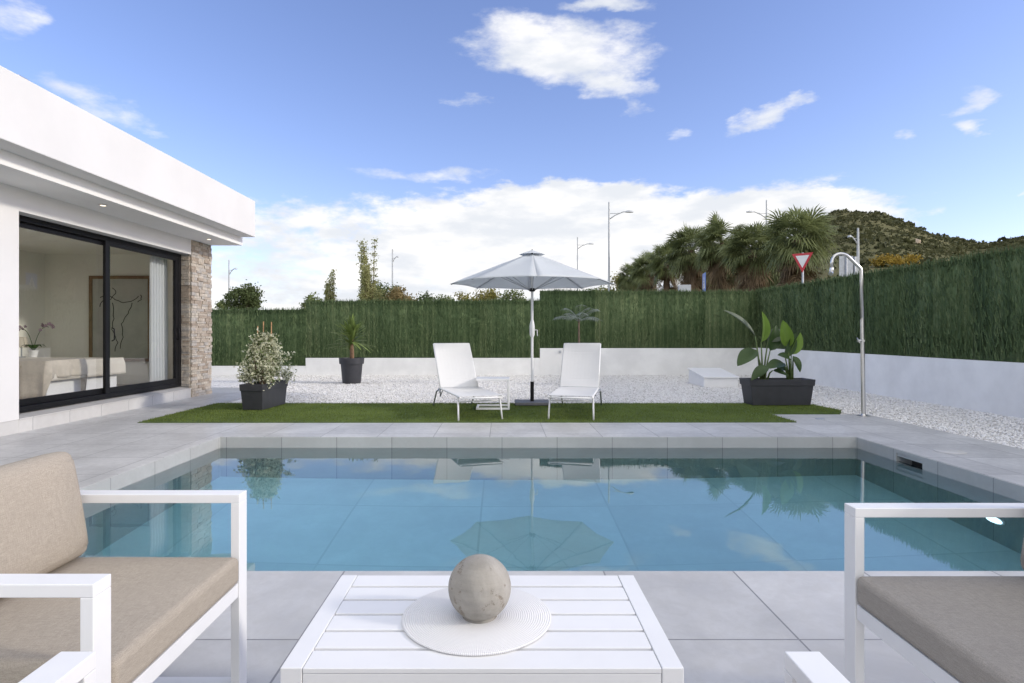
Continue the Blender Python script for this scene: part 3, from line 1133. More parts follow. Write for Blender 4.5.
def hedge(label, x0, y0, dx, dy, length, zb, zt, nrm, dens_, pw=1.5):
    th = thing('hedge_screen', label, 'hedge', (x0, y0, zb), 0, 'green hedge screens on the garden walls')
    H = zt - zb
    n_p = max(1, round(length / pw))
    L = length / n_p
    rotz = math.atan2(dy, dx)
    # local frame: s along the run, n towards the garden
    for k in range(n_p):
        top = H + random.uniform(-.012, .012)
        cnt = int(L * H * dens_)
        s_ = rng.uniform(0, L, cnt)
        zz = rng.uniform(0.0, top - 0.02, cnt)
        extra = int(L * 220)
        s_ = np.concatenate([s_, rng.uniform(0, L, extra)])
        zz = np.concatenate([zz, rng.uniform(top - .11, top - .055, extra)])
        c_ = len(s_)
        ln = rng.uniform(0.05, 0.13, c_)
        wd_ = rng.uniform(0.004, 0.010, c_)
        off = rng.uniform(0.018, 0.05, c_)
        # the wires bunch the strands into upright ribs
        off += 0.012 * np.sin(s_ * 2 * math.pi / 0.09)
        tilt = rng.normal(0, 0.16, c_)
        lean_ = rng.normal(0.25, 0.3, c_)
        tw = rng.uniform(-1.2, 1.2, c_)
        p0 = np.stack([s_, off, zz], 1)
        d_ = np.stack([np.sin(tilt), np.sin(lean_) * .4, np.cos(tilt)], 1) * ln[:, None]
        wv = np.stack([np.cos(tw), np.sin(tw), np.zeros(c_)], 1) * wd_[:, None]
        V_ = np.stack([p0 - wv, p0 + wv, p0 + d_ + wv * .3, p0 + d_ - wv * .3], 1).reshape(-1, 3)
        F_ = np.arange(4 * c_).reshape(c_, 4)
        core = MB().box(0.0, L, -.03, .018, 0.001, top - .015)
        V_ = np.concatenate([np.array(core.v), V_])
        F_ = np.concatenate([np.array(core.f), F_ + 8])
        # n direction: left of the run for sgn +1
        sgn = 1 if (-dy * nrm[0] + dx * nrm[1]) > 0 else -1
        V_[:, 1] *= sgn
        if sgn < 0:
            F_ = F_[:, ::-1]
        o_ = raw('hedge_panel', V_, F_, M['hedge'], th)
        o_.location = (dx * L * k, dy * L * k, 0)
        o_.rotation_euler.z = rotz
    return th


hedge('lowest green hedge screen at the back beside the house', -11.6, WY + .06, 1, 0, 6.0, .232, 1.84, (0, -1), 700)
hedge('green hedge screen on the back wall behind the yucca and left lounger', XS1, WY + .06, 1, 0, XS2 - XS1, .459, 2.10, (0, -1), 900)
hedge('green hedge screen on the back wall behind the white box', XS2, WY + .06, 1, 0, WX - XS2 + .1, .737, 2.38, (0, -1), 900)
hedge('long dark green hedge screen along the side wall with the shower', WX + .06, 3.0, 0, 1, WY - 3.0 + .1, .752, 2.38, (-1, 0), 1100)

# ------------------------------------------------------------------ garden furniture
def rounded_block(x0, x1, y0, y1, z0, z1, crown=0.015):
    """cushion: box with a slightly domed top, later bevelled"""
    nx_, ny_ = 10, 10
    mb = MB()
    vs, fs = [], []
    for j in range(ny_ + 1):
        for i in range(nx_ + 1):
            u_, v_ = i / nx_, j / ny_
            dz = crown * (1 - (2 * u_ - 1) ** 4) * (1 - (2 * v_ - 1) ** 4)
            vs.append((x0 + (x1 - x0) * u_, y0 + (y1 - y0) * v_, z1 + dz))
    n0 = len(vs)
    for j in range(ny_ + 1):
        for i in range(nx_ + 1):
            vs.append((x0 + (x1 - x0) * i / nx_, y0 + (y1 - y0) * j / ny_, z0))
    W_ = nx_ + 1
    for j in range(ny_):
        for i in range(nx_):
            a = j * W_ + i
            fs.append((a, a + 1, a + W_ + 1, a + W_))
            fs.append((n0 + a, n0 + a + W_, n0 + a + W_ + 1, n0 + a + 1))
    for i in range(nx_):
        fs.append((n0 + i, n0 + i + 1, i + 1, i))
        a = ny_ * W_ + i
        fs.append((a, a + 1, n0 + a + 1, n0 + a))
    for j in range(ny_):
        a = j * W_
        fs.append((a, a + W_, n0 + a + W_, n0 + a))
        a = j * W_ + nx_
        fs.append((n0 + a, n0 + a + W_, a + W_, a))
    return mb.add(vs, fs)


def make_sofa(label, cat, name, W, loc, rotz, fabric, group, depth=0.74):
    """front edge at local x=0, back towards -x, arms at y=0 and y=W; flat aluminium sled frame"""
    t_ = thing(name, label, cat, loc, rotz, group)
    AW, AT, AH = 0.058, 0.028, 0.648
    for y_ in (0, W - AW):
        mb = MB()
        mb.box(-depth, 0, y_, y_ + AW, AH - AT, AH)
        mb.box(-AT, 0, y_, y_ + AW, AT, AH - AT)
        mb.box(-depth, -depth + AT, y_, y_ + AW, AT, AH - AT)
        mb.box(-depth, 0, y_, y_ + AW, 0.0, AT)
        mb.build('arm_frame', M['white_metal'], t_, bevel=.002)
    mb = MB()
    g_ = .001
    mb.box(-.06, -.003, AW + g_, W - AW - g_, .318, .363)
    mb.box(-depth + .03, -depth + .07, AW + g_, W - AW - g_, .318, .363)
    for k in range(5):
        x_ = -depth + .12 + k * .12
        mb.box(x_, x_ + .05, AW + g_, W - AW - g_, .338, .359)
    mb.build('seat_frame', M['white_metal'], t_, bevel=.002)
    mb = MB()
    for z_ in (.47, .57, .66):
        mb.box(-depth + .005, -depth + .03, AW + g_, W - AW - g_, z_, z_ + .035)
    mb.build('back_frame', M['white_metal'], t_, bevel=.002)
    rounded_block(-depth + .1, .004, AW + .003, W - AW - .003, .365, .452, .009).build('seat_cushion', fabric, t_, bevel=.018, seg=4, auto=50)
    bc = rounded_block(0, W - 2 * AW - .006, 0, .34, -.055, .055, .03).build('back_cushion', fabric, t_, bevel=.035, seg=4, auto=50)
    # stand the cushion up, leaning a little back
    lean_ = R(10)
    Mx = Matrix(((0, -math.sin(lean_), math.cos(lean_), 0), (1, 0, 0, 0), (0, math.cos(lean_), math.sin(lean_), 0), (0, 0, 0, 1)))
    bc.matrix_local = Matrix.Translation((-depth + .16 + .06, AW + .003, .456)) @ Mx
    return t_


GR = 'white framed garden seats round the table'
make_sofa('white framed armchair with sunlit beige cushions on the left', 'armchair', 'garden_armchair', 0.75, (-.848, 1.245, 0), 0, M['taupe'], GR)
make_sofa('white framed armchair with shade toned taupe cushion facing left at the right edge', 'armchair', 'garden_armchair', 0.75, (1.052, 1.845, 0), math.pi, M['taupe_shaded'], GR)
make_sofa('white framed two seat sofa showing only its arm tips at the bottom edge', 'sofa', 'garden_sofa', 1.245, (.521, .985, 0), math.pi / 2, M['taupe_shaded'], GR)

# coffee table
TX0, TX1, TY0, TY1, TZ = -.49, .402, 1.325, 1.835, .43
tb = thing('coffee_table', 'low white slatted coffee table in front of the pool', 'table', ((TX0 + TX1) / 2, (TY0 + TY1) / 2, 0))
hx, hy = (TX1 - TX0) / 2, (TY1 - TY0) / 2
for s_ in (-1, 1):
    MB().box(min(s_ * hx, s_ * (hx - .048)), max(s_ * hx, s_ * (hx - .048)), -hy, hy, TZ - .06, TZ).build('side_rail', M['white_metal'], tb, bevel=.002)
    ya = s_ * (hy - .0105)
    MB().box(-hx + .049, hx - .049, ya - .0095, ya + .0095, TZ - .06, TZ - .013).build('apron', M['white_metal'], tb, bevel=.002)
sw = (2 * hy - 5 * .011) / 6
for k in range(6):
    y_ = -hy + k * (sw + .011)
    MB().box(-hx + .0495, hx - .0495, y_, y_ + sw, TZ - .0125, TZ - .001).build('slat', M['white_metal'], tb, bevel=.0015)
for sx_ in (-1, 1):
    for sy_ in (-1, 1):
        MB().box(sx_ * (hx - .024) - .023, sx_ * (hx - .024) + .023, sy_ * (hy - .024) - .023, sy_ * (hy - .024) + .023, 0, TZ - .061).build('leg', M['white_metal'], tb, bevel=.002)

m, t, b = new_mat('woven_placemat')
co = objco(t)
sp = t.node('ShaderNodeSeparateXYZ')
t.l.new(co, sp.inputs[0])
rr = t.math('SQRT', t.math('ADD', t.math('MULTIPLY', sp.outputs[0], sp.outputs[0]), t.math('MULTIPLY', sp.outputs[1], sp.outputs[1])))
aa = t.math('ARCTAN2', sp.outputs[0], sp.outputs[1])
wv = t.math('ADD', t.math('SINE', t.math('MULTIPLY', rr, 1100)), t.math('MULTIPLY', t.math('SINE', t.math('MULTIPLY', aa, 260)), 0.6))
bn = t.node('ShaderNodeBump')
bn.inputs['Strength'].default_value = 0.5
bn.inputs['Distance'].default_value = 0.002
t.l.new(wv, bn.inputs['Height'])
t.l.new(bn.outputs[0], b.inputs['Normal'])
t.l.new(t.mix(t.smooth(wv, -1.2, 1.2), (.74, .735, .73), (.84, .835, .83)), b.inputs['Base Color'])
b.inputs['Roughness'].default_value = .8
M['mat'] = m
o = MB().lathe([(.192, 0), (.194, .003), (.19, .005), (.0001, .005)], 96).build('placemat', M['mat'], loc=(-.065, 1.565, TZ + .0005), auto=40)
tag(o, 'round white woven placemat on the slatted table', 'placemat')

m, t, b = new_mat('weathered_concrete')
co = objco(t)
n1 = t.smooth(t.noise(co, 9, 7, .65, .5), .3, .7)
n2 = t.smooth(t.noise(co, 30, 5, .7), .58, .67)
ban = t.smooth(t.noise(t.mapping(co, (1, 1, 9)), 5, 4, .6), .35, .65)
c = t.mix(n1, (.255, .24, .21), (.37, .352, .32))
c = t.mix(t.math('MULTIPLY', ban, .35), c, (.41, .38, .335))
c = t.mix(t.math('MULTIPLY', n2, .7), c, (.17, .13, .095))
t.l.new(c, b.inputs['Base Color'])
b.inputs['Roughness'].default_value = .85
bn = t.node('ShaderNodeBump')
bn.inputs['Strength'].default_value = .4
bn.inputs['Distance'].default_value = .004
t.l.new(t.math('SUBTRACT', t.noise(co, 60, 5, .7), t.math('MULTIPLY', n2, 1.2)), bn.inputs['Height'])
t.l.new(bn.outputs[0], b.inputs['Normal'])
RS = .0815
prof = [(.0001, .009), (.04, .009)]
prof = [(.045, 0.0)] + [(RS * math.sin(q), .074 - RS * .985 * math.cos(q)) for q in [R(25) + (math.pi - R(25)) * i / 40 for i in range(1, 41)]]
prof[-1] = (.0001, prof[-1][1])
o = MB().lathe(prof, 56).build('stone_ball', m, loc=(-.058, 1.56, TZ + .0058), smooth=True)
tag(o, 'weathered grey concrete ball on the round placemat', 'ornament')

# sun loungers
M['sling'] = leaf_mat('white_sling_mesh', (.78, .78, .78), .02, 3, .7, .18)


def make_lounger(label, loc, rotz):
    t_ = thing('sun_lounger', label, 'sun lounger', loc, rotz, 'white sun loungers under the parasol')
    hw_ = .29
    zs = .318
    f_ = MB()
    for s_ in (-1, 1):
        f_.tube([(s_ * hw_, -.07, zs - .012), (s_ * hw_, -.04, zs), (s_ * hw_, 1.30, zs), (s_ * hw_, 1.36, zs - .01)], .014, 8)
    f_.tube([(-hw_, -.06, zs - .015), (hw_, -.06, zs - .015)], .012, 8)
    f_.tube([(-hw_, 1.33, zs - .01), (hw_, 1.33, zs - .01)], .012, 8)
    f_.tube([(-hw_, .08, zs - .07), (hw_, .08, zs - .07)], .009, 8)
    f_.build('frame', M['white_metal'], t_, smooth=True)
    for s_ in (-1, 1):
        MB().tube([(s_ * hw_, .10, zs - .01), (s_ * (hw_ + .004), .05, .20), (s_ * (hw_ + .012), 0, 0)], .0125, 8).build('leg', M['white_metal'], t_, smooth=True)
        MB().tube([(s_ * (hw_ + .02), 1.18, zs - .05), (s_ * (hw_ + .022), 1.3, zs - .02), (s_ * (hw_ + .022), 1.44, zs - .06), (s_ * (hw_ + .022), 1.72, 0)], .0115, 8).build('leg', M['galv'], t_, smooth=True)
    # seat sling sags a little
    vs, fs = [], []
    nu, nv = 10, 16
    for j in range(nv + 1):
        for i in range(nu + 1):
            u_, v_ = i / nu, j / nv
            vs.append((-hw_ + 2 * hw_ * u_, -.065 + 1.30 * v_, zs + .012 - .035 * (1 - (2 * u_ - 1) ** 2) * min(1, 4 * v_, 4 * (1 - v_))))
    fs = [(j * (nu + 1) + i, j * (nu + 1) + i + 1, (j + 1) * (nu + 1) + i + 1, (j + 1) * (nu + 1) + i) for j in range(nv) for i in range(nu)]
    MB().add(vs, fs).build('seat', M['sling'], t_, solid=.006)
    A, B = Vector((0, 1.235, zs + .01)), Vector((0, 1.79, .985))
    bf = MB()
    for s_ in (-1, 1):
        o_ = Vector((s_ * hw_, 0, 0))
        bf.tube([A + o_, B + o_], .014, 8)
    bf.tube([B - Vector((hw_, 0, 0)), B + Vector((hw_, 0, 0))], .014, 8)
    bfo = bf.build('back_frame', M['white_metal'], t_, smooth=True)
    P_ = A.lerp(B, .45)
    for s_ in (-1, 1):
        MB().tube([P_ + Vector((s_ * .22, .01, 0)), (s_ * .22, 1.62, .16), (s_ * .22, 1.40, zs - .03)], .008, 6).build('support', M['galv'], bfo, smooth=True)
    vs = []
    nb = Vector((0, -(B - A).z, (B - A).y)).normalized()
    for j in range(nv + 1):
        for i in range(nu + 1):
            u_, v_ = i / nu, j / nv
            p = A.lerp(B, v_) + Vector((-hw_ + 2 * hw_ * u_, 0, 0)) + nb * (.014 - .03 * (1 - (2 * u_ - 1) ** 2) * min(1, 5 * v_, 5 * (1 - v_)))
            vs.append(p)
    MB().add(vs, fs).build('backrest', M['sling'], t_, solid=.006)
    return t_


make_lounger('white mesh sun lounger beside the small side table', (-.286, 8.0, .008), R(17.3))
make_lounger('white mesh sun lounger right of the parasol pole, backed by the tallest wall', (.92, 8.02, .008), R(-12.5))

# C-shaped side table
stb = thing('side_table', 'small white C shaped side table between the loungers', 'side table', (-.12, 9.2, .02))
MB().box(-.27, .235, -.22, .24, .435, .462).build('table_top', M['white_metal'], stb, bevel=.003)
mb = MB()
mb.box(-.27, .235, -.22, -.19, 0, .03)
mb.box(-.27, .235, .21, .24, 0, .03)
mb.box(-.27, -.24, -.19, .21, 0, .03)
mb.build('base', M['white_metal'], stb, bevel=.003)
for y_ in (-.22, .21):
    MB().box(.205, .235, y_, y_ + .03, .031, .434).build('leg', M['white_metal'], stb, bevel=.003)

# parasol
UX, UY = .49, 9.75
um = thing('parasol', 'pale grey octagonal parasol on a white pole between the loungers', 'parasol', (UX, UY, .02))
M['canvas'] = leaf_mat('pale_grey_canvas', (.70, .73, .75), .03, 2, .85, .38)
MB().box(-.28, .28, -.25, .25, 0, .045).build('base_plate', mat('dark_granite', (.12, .12, .13), .5, .3, 60), um, bevel=.008)
MB().tube([(0, 0, .046), (0, 0, .36)], .03, 20).build('sleeve', M['black_alu'], um, auto=40)
MB().tube([(0, 0, .361), (0, 0, 2.40)], .021, 18).build('pole', M['white_metal'], um, auto=40)
ck = MB().lathe([(.022, 1.08), (.04, 1.12), (.042, 1.26), (.03, 1.33), (.022, 1.36)], 18).build('crank_housing', M['white_metal'], um, auto=40)
MB().tube([(.04, 0, 1.2), (.08, -.01, 1.2), (.085, -.01, 1.1)], .008, 8).build('crank_handle', M['white_metal'], ck, smooth=True)
RU, ZA, ZR = 1.34, 2.455, 1.945


def canopy_z(q, mid):
    return ZA + (ZR - ZA) * (q ** 1.03) - mid * .025 * math.sin(math.pi * q) * 1.0


vs, fs = [], []
NR, NS = 10, 8
r_in = .1
for k in range(8):
    a0 = -math.pi / 2 + k * math.pi / 4
    o_ = len(vs)
    for j in range(NR + 1):
        q = (r_in + (RU - r_in) * j / NR) / RU
        for i in range(NS + 1):
            u_ = i / NS
            p0 = Vector((math.cos(a0), math.sin(a0))) * RU * q
            p1 = Vector((math.cos(a0 + math.pi / 4), math.sin(a0 + math.pi / 4))) * RU * q
            p = p0.lerp(p1, u_)
            mid = 4 * u_ * (1 - u_)
            # the hem curves inward between the ribs
            p = p * (1 - .03 * mid * q)
            vs.append((p.x, p.y, canopy_z(q, mid) + .012 * mid * q))
    for j in range(NR):
        for i in range(NS):
            a = o_ + j * (NS + 1) + i
            fs.append((a, a + NS + 1, a + NS + 2, a + 1))
MB().add(vs, fs).build('canopy', M['canvas'], um, auto=20, solid=.004)
vs, fs = [(0, 0, 2.50)], []
for k in range(8):
    a0 = -math.pi / 2 + k * math.pi / 4
    vs.append((math.cos(a0) * .21, math.sin(a0) * .21, 2.425))
fs = [(0, 1 + k, 1 + (k + 1) % 8) for k in range(8)]
MB().add(vs, fs).build('vent_cap', M['canvas'], um, solid=.004)
MB().lathe([(.03, 2.33), (.06, 2.36), (.06, 2.40), (.02, 2.42), (.012, 2.50), (.0001, 2.515)], 16).build('hub', M['black_alu'], um, auto=40)
rn = MB().lathe([(.022, 1.82), (.05, 1.83), (.05, 1.87), (.022, 1.88)], 16).build('runner', M['black_alu'], um, auto=40)
for k in range(8):
    a0 = -math.pi / 2 + k * math.pi / 4
    d = Vector((math.cos(a0), math.sin(a0), 0))
    pts = [d * (RU * q) + Vector((0, 0, canopy_z(q, 0) - .016)) for q in (.045, .3, .55, .8, .985)]
    rb = MB().tube(pts, .008, 6).build('rib', M['galv'], um, smooth=True)
    MB().tube([d * .045 + Vector((0, 0, 1.85)), pts[2] + Vector((0, 0, -.004))], .006, 6).build('strut', M['galv'], rb, smooth=True)


# ------------------------------------------------------------------ planters
def trough(t_, L, Wd, H):
    """tapered rectangular planter with a rim band; L along local x, W along local y"""
    mb = MB()

    def ring_(l, w_, z_):
        return [(-l / 2, -w_ / 2, z_), (l / 2, -w_ / 2, z_), (l / 2, w_ / 2, z_), (-l / 2, w_ / 2, z_)]
    levels = [(L * .88, Wd * .84, 0), (L * .955, Wd * .93, H - .10), (L * .985, Wd * .975, H - .10), (L, Wd, H - .01), (L, Wd, H),
              (L - .045, Wd - .045, H), (L - .06, Wd - .06, H - .05)]
    vs = []
    for l in levels:
        vs += ring_(*l)
    fs = [(3, 2, 1, 0)]
    for j in range(len(levels) - 1):
        for i in range(4):
            fs.append((j * 4 + i, j * 4 + (i + 1) % 4, (j + 1) * 4 + (i + 1) % 4, (j + 1) * 4 + i))
    mb.add(vs, fs).build('planter_box', M['pot'], t_, bevel=.006)
    MB().box(-L / 2 + .035, L / 2 - .035, -Wd / 2 + .035, Wd / 2 - .035, H - .055, H - .045).build('soil', M['soil'], t_)


# variegated ficus in the left trough
fic = thing('potted_shrub', 'cream variegated shrub with three canes in a dark trough', 'potted plant', (-3.70, 9.36, .02), R(90) - R(4))
trough(fic, .90, .36, .385)
M['leaf_cream'] = leaf_mat('cream_variegated_leaf', (.58, .58, .38), .12, 8, .5, .35, c2=(.80, .80, .64))
M['leaf_var'] = leaf_mat('green_variegated_leaf', (.12, .155, .055), .3, 8, .5, .3)
npt = 2600
zz = rng.beta(1.15, 1.5, npt)
C_ = []
clump = [(rng.uniform(-.36, .36), rng.uniform(-.24, .24), rng.uniform(.42, 1.08)) for _ in range(130)]
for (x_, y_, z_) in clump:
    q = (z_ - .34) / .72
    x_ *= (1 - .85 * q) * 1.2
    y_ *= (1 - .75 * q) * 1.35
    n_ = 68
    C_.append(np.stack([rng.normal(x_, .055, n_), rng.normal(y_, .055, n_), rng.normal(z_, .05, n_)], 1))
for k in range(14):
    a = rng.uniform(0, 6.28)
    b_ = np.array([math.cos(a) * .38, math.sin(a) * .33, rng.uniform(.42, .85)])
    n_ = 12
    C_.append(b_[None] * (1 + np.linspace(0, .25, n_)[:, None] * np.array([1, 1, 0])) + rng.normal(0, .018, (n_, 3)))
C_ = np.concatenate(C_)
V, F = leaves_np(C_, .047, .5, up=-.5)
fo = raw('foliage', V, F, [M['leaf_cream'], M['leaf_var']], fic, mi=(rng.random(len(F)) < .30).astype(int))
for k in range(9):
    a, x_ = rng.uniform(0, 6.28), rng.uniform(-.3, .3)
    MB().tube([(x_ * .5, 0, .33), (x_ * .8, math.cos(a) * .06, .55), (x_ * .8 + math.sin(a) * .05, math.cos(a) * .12, .8)], [.008, .006, .003], 6).build('stem', M['bark'], fic, smooth=True)
for (x_, y_, tx, zt) in ((.05, .16, .06, 1.26), (.02, .03, .0, 1.33), (.02, -.10, -.02, 1.32)):
    MB().tube([(x_, y_, .33), (x_ + tx, y_ * 1.05, zt)], .0085, 7).build('cane', M['wood'], fic, smooth=True)

# yucca in a round pot
yu = thing('potted_yucca', 'small yucca with rough trunk in a round dark pot on gravel', 'potted plant', (-3.57, 14.25, -.02))
MB().lathe([(.205, 0), (.215, .02), (.255, .46), (.285, .46), (.295, .58), (.295, .60), (.265, .60), (.255, .55), (.0001, .55)], 40).build('pot', M['pot'], yu, auto=30)
MB().lathe([(.256, .551), (.0001, .56)], 30).build('soil', M['soil'], yu)
MB().tube([(0, 0, .5), (.01, 0, .7), (-.01, .01, .9), (0, 0, 1.08)], [.055, .048, .045, .05], 14).build('trunk', M['yucca_bark'], yu, smooth=True)


def sword_leaf(mb, base, d, L, wid, droop, seg=6, mi=0, fold=.25):
    d = Vector(d).normalized()
    s_ = d.cross(Vector((0, 0, 1)))
    if s_.length < .05:
        s_ = Vector((1, 0, 0))
    s_.normalize()
    vs, fs = [], []
    for i in range(seg + 1):
        q = i / seg
        p = Vector(base) + d * L * q + Vector((0, 0, -droop * L * q * q))
        wv_ = wid * (.55 + 1.2 * q) * (1 - q) ** .6 if q < 1 else 0
        up_ = s_.cross(d)
        vs += [p - s_ * wv_ + up_ * fold * wv_, p, p + s_ * wv_ + up_ * fold * wv_]
    for i in range(seg):
        for k in (0, 1):
            a = i * 3 + k
            fs.append((a, a + 1, a + 4, a + 3))
    mb.add(vs, fs, mi)


M['yucca_leaf'] = leaf_mat('yucca_leaf', (.11, .17, .04), .3, 3, .45, .3, c2=(.22, .29, .08))
mb = MB()
ry = random.Random(3)
for hz, cnt, spread in ((1.08, 40, .5), (1.0, 40, 1.0), (.92, 26, 1.3)):
    for k in range(cnt):
        a = ry.uniform(0, 6.28)
        e = ry.uniform(-.25, 1.45) if spread > .6 else ry.uniform(.7, 1.5)
        sword_leaf(mb, (0, 0, hz + ry.uniform(-.05, .06)), (math.cos(a) * math.cos(e), math.sin(a) * math.cos(e), math.sin(e)), ry.uniform(.42, .70), .042, ry.uniform(.05, .4))
mb.build('crown', M['yucca_leaf'], yu, smooth=True)
mb = MB()
for k in range(12):
    a = ry.uniform(0, 6.28)
    e = ry.uniform(.1, 1.3)
    sword_leaf(mb, (-.05, .03, .78), (math.cos(a) * math.cos(e) - .35, math.sin(a) * math.cos(e), math.sin(e)), ry.uniform(.2, .36), .016, ry.uniform(.1, .4))
mb.build('offshoot', M['yucca_leaf'], yu, smooth=True)

# wispy plant behind the right-hand lounger
wp = thing('potted_palm', 'slender wispy palm against the hedge behind the right lounger', 'potted plant', (1.77, 13.9, -.02))
MB().lathe([(.15, 0), (.19, .38), (.215, .38), (.215, .45), (.19, .45), (.185, .41), (.0001, .41)], 32).build('pot', M['pot'], wp, auto=30)
MB().tube([(0, 0, .38), (.015, 0, .8), (.01, 0, 1.5)], [.03, .025, .02], 10).build('trunk', M['bark'], wp, smooth=True)
M['wisp'] = leaf_mat('grey_green_frond', (.12, .16, .12), .3, 3, .5, .25, c2=(.32, .36, .33))
mb = MB()
for k in range(9):
    a = k * 2 * math.pi / 9 + ry.uniform(-.2, .2)
    e = ry.uniform(.45, 1.25)
    L = ry.uniform(.7, .95)
    d = Vector((math.cos(a) * math.cos(e), math.sin(a) * math.cos(e), math.sin(e)))
    pts = [Vector((.01, 0, 1.45)) + d * L * q + Vector((0, 0, -.45 * L * q * q)) for q in [i / 10 for i in range(11)]]
    mb.tube(pts, [.006 - .0004 * i for i in range(11)], 5)
    for i in range(3, 11):
        dd = (pts[i] - pts[i - 1]).normalized()
        s_ = dd.cross(Vector((0, 0, 1))).normalized()
        for sg in (-1, 1):
            for h_ in (0, .5):
                sword_leaf(mb, pts[i - 1].lerp(pts[i], h_), dd * .6 + s_ * sg * .9 + Vector((0, 0, -.15)), .26 * (1.15 - .06 * i), .008, .3, 3)
mb.build('crown', M['wisp'], wp, smooth=True)

# strelitzia in the right trough
stz = thing('potted_strelitzia', 'broad leaved bird of paradise plant in a long dark trough', 'potted plant', (4.45, 9.72, .02), R(2))
trough(stz, 1.06, .40, .41)
M['strel'] = leaf_mat('strelitzia_leaf', (.035, .07, .022), .3, 3, .35, .15, c2=(.07, .115, .04))
M['strel_young'] = leaf_mat('strelitzia_young_leaf', (.14, .24, .035), .15, 3, .4, .35, c2=(.21, .32, .06))
M['strel_grey'] = leaf_mat('strelitzia_dull_leaf', (.075, .10, .065), .2, 3, .55, .15, c2=(.13, .155, .11))
M['strel_stem'] = leaf_mat('strelitzia_stem', (.12, .17, .06), .2, 4, .45, .1)


def paddle(mb, base, tip, wid, nrm, curl=.2, droop=.1, seg=10):
    base, tip, nrm = Vector(base), Vector(tip), Vector(nrm)
    d = tip - base
    s_ = d.cross(nrm).normalized()
    n_ = s_.cross(d).normalized()
    vs, fs = [], []
    for i in range(seg + 1):
        q = i / seg
        p = base + d * q + n_ * droop * math.sin(math.pi * q) * d.length
        wv_ = wid * (math.sin(math.pi * min(1, q ** .75)) ** .75 if 0 < q < 1 else 0.0)
        for u_ in (-1, -.5, 0, .5, 1):
            vs.append(p + s_ * wv_ * u_ + n_ * curl * wv_ * u_ * u_)
    for i in range(seg):
        for k in range(4):
            a = i * 5 + k
            fs.append((a, a + 1, a + 6, a + 5))
    mb.add(vs, fs)


ST = [  # stem root, leaf base, leaf tip, half width, facing normal, material
    ((-.23, 0, .37), (-.28, -.05, 1.00), (-.28, -.07, 1.50), .07, (.5, -1, .0), 'strel_young', 1.3),
    ((-.25, .02, .37), (-.36, -.02, 1.10), (-.92, -.10, 1.52), .085, (.3, -.6, .9), 'strel_grey', .4),
    ((-.21, .03, .37), (-.12, .05, 1.02), (.22, .12, 1.18), .13, (.1, -.7, .8), 'strel_grey', .25),
    ((-.22, -.02, .37), (-.36, -.04, .88), (-.70, -.12, .62), .13, (-.3, -.7, .7), 'strel', .3),
    ((-.20, .0, .37), (-.10, .02, .86), (.04, .10, 1.28), .11, (.3, -1, .3), 'strel', .3),
    ((-.22, -.05, .37), (-.20, -.10, .62), (-.52, -.22, .40), .09, (-.1, -.6, .8), 'strel', .3),
    ((-.18, -.03, .37), (-.10, -.08, .55), (.12, -.14, .46), .06, (0, -.6, .8), 'strel', .3),
    ((.22, 0, .37), (.17, -.04, .92), (.07, -.06, 1.36), .10, (-.4, -1, .1), 'strel_young', .8),
    ((.24, .02, .37), (.24, 0, .80), (.38, -.02, 1.16), .09, (.3, -1, .1), 'strel_young', .5),
    ((.20, .0, .37), (.13, -.02, .76), (.26, -.06, 1.16), .10, (.3, -1, .1), 'strel', .3),
    ((.19, .02, .37), (.10, -.05, .66), (-.24, -.14, .58), .11, (0, -.6, .9), 'strel', .3),
    ((.22, -.03, .37), (.18, -.10, .72), (-.10, -.22, .80), .08, (0, -.7, .7), 'strel', .3),
    ((.23, .04, .37), (.20, .0, .55), (-.05, -.08, .56), .07, (0, -.6, .8), 'strel', .3),
    ((.25, -.02, .37), (.24, -.06, .78), (.30, -.16, .52), .07, (.2, -.8, .5), 'strel', .3),
]
for (r0, lb, lt, wid, nrm, mt, curl) in ST:
    mid_ = Vector(r0).lerp(Vector(lb), .5) + Vector((0, 0, .05))
    s_ = MB().tube([r0, mid_, lb], [.018, .013, .008], 8).build('stem', M['strel_stem'], stz, smooth=True)
    mb = MB()
    paddle(mb, lb, lt, wid, nrm, curl, .06)
    mb.build('leaf', M[mt], s_, smooth=True)

# white pump box on the gravel
bxm = MB()
vs = []
for (x0, x1, y0, y1, z_) in ((-.38, .38, -.56, .56, 0), (-.37, .37, -.545, .545, .2)):
    vs += [(x0, y0, z_), (x1, y0, z_), (x1, y1, z_ + (.13 if z_ else 0)), (x0, y1, z_ + (.13 if z_ else 0))]
bxm.add(vs, [(3, 2, 1, 0), (4, 5, 6, 7), (0, 1, 5, 4), (1, 2, 6, 5), (2, 3, 7, 6), (3, 0, 4, 7)])
pb = thing('pump_box', 'low white sloped box standing on gravel by the back wall', 'pump box', (4.83, 13.78, -.03))
bxm.build('housing', M['white_metal'], pb, bevel=.012, seg=3)
lid_ = MB()
lid_.add([(-.395, -.575, .203), (.395, -.575, .203), (.395, .575, .338), (-.395, .575, .338), (-.395, -.575, .235), (.395, -.575, .235), (.395, .575, .37), (-.395, .575, .37)],
         [(3, 2, 1, 0), (4, 5, 6, 7), (0, 1, 5, 4), (1, 2, 6, 5), (2, 3, 7, 6), (3, 0, 4, 7)])
lid_.build('lid', M['white_metal'], pb, bevel=.008)

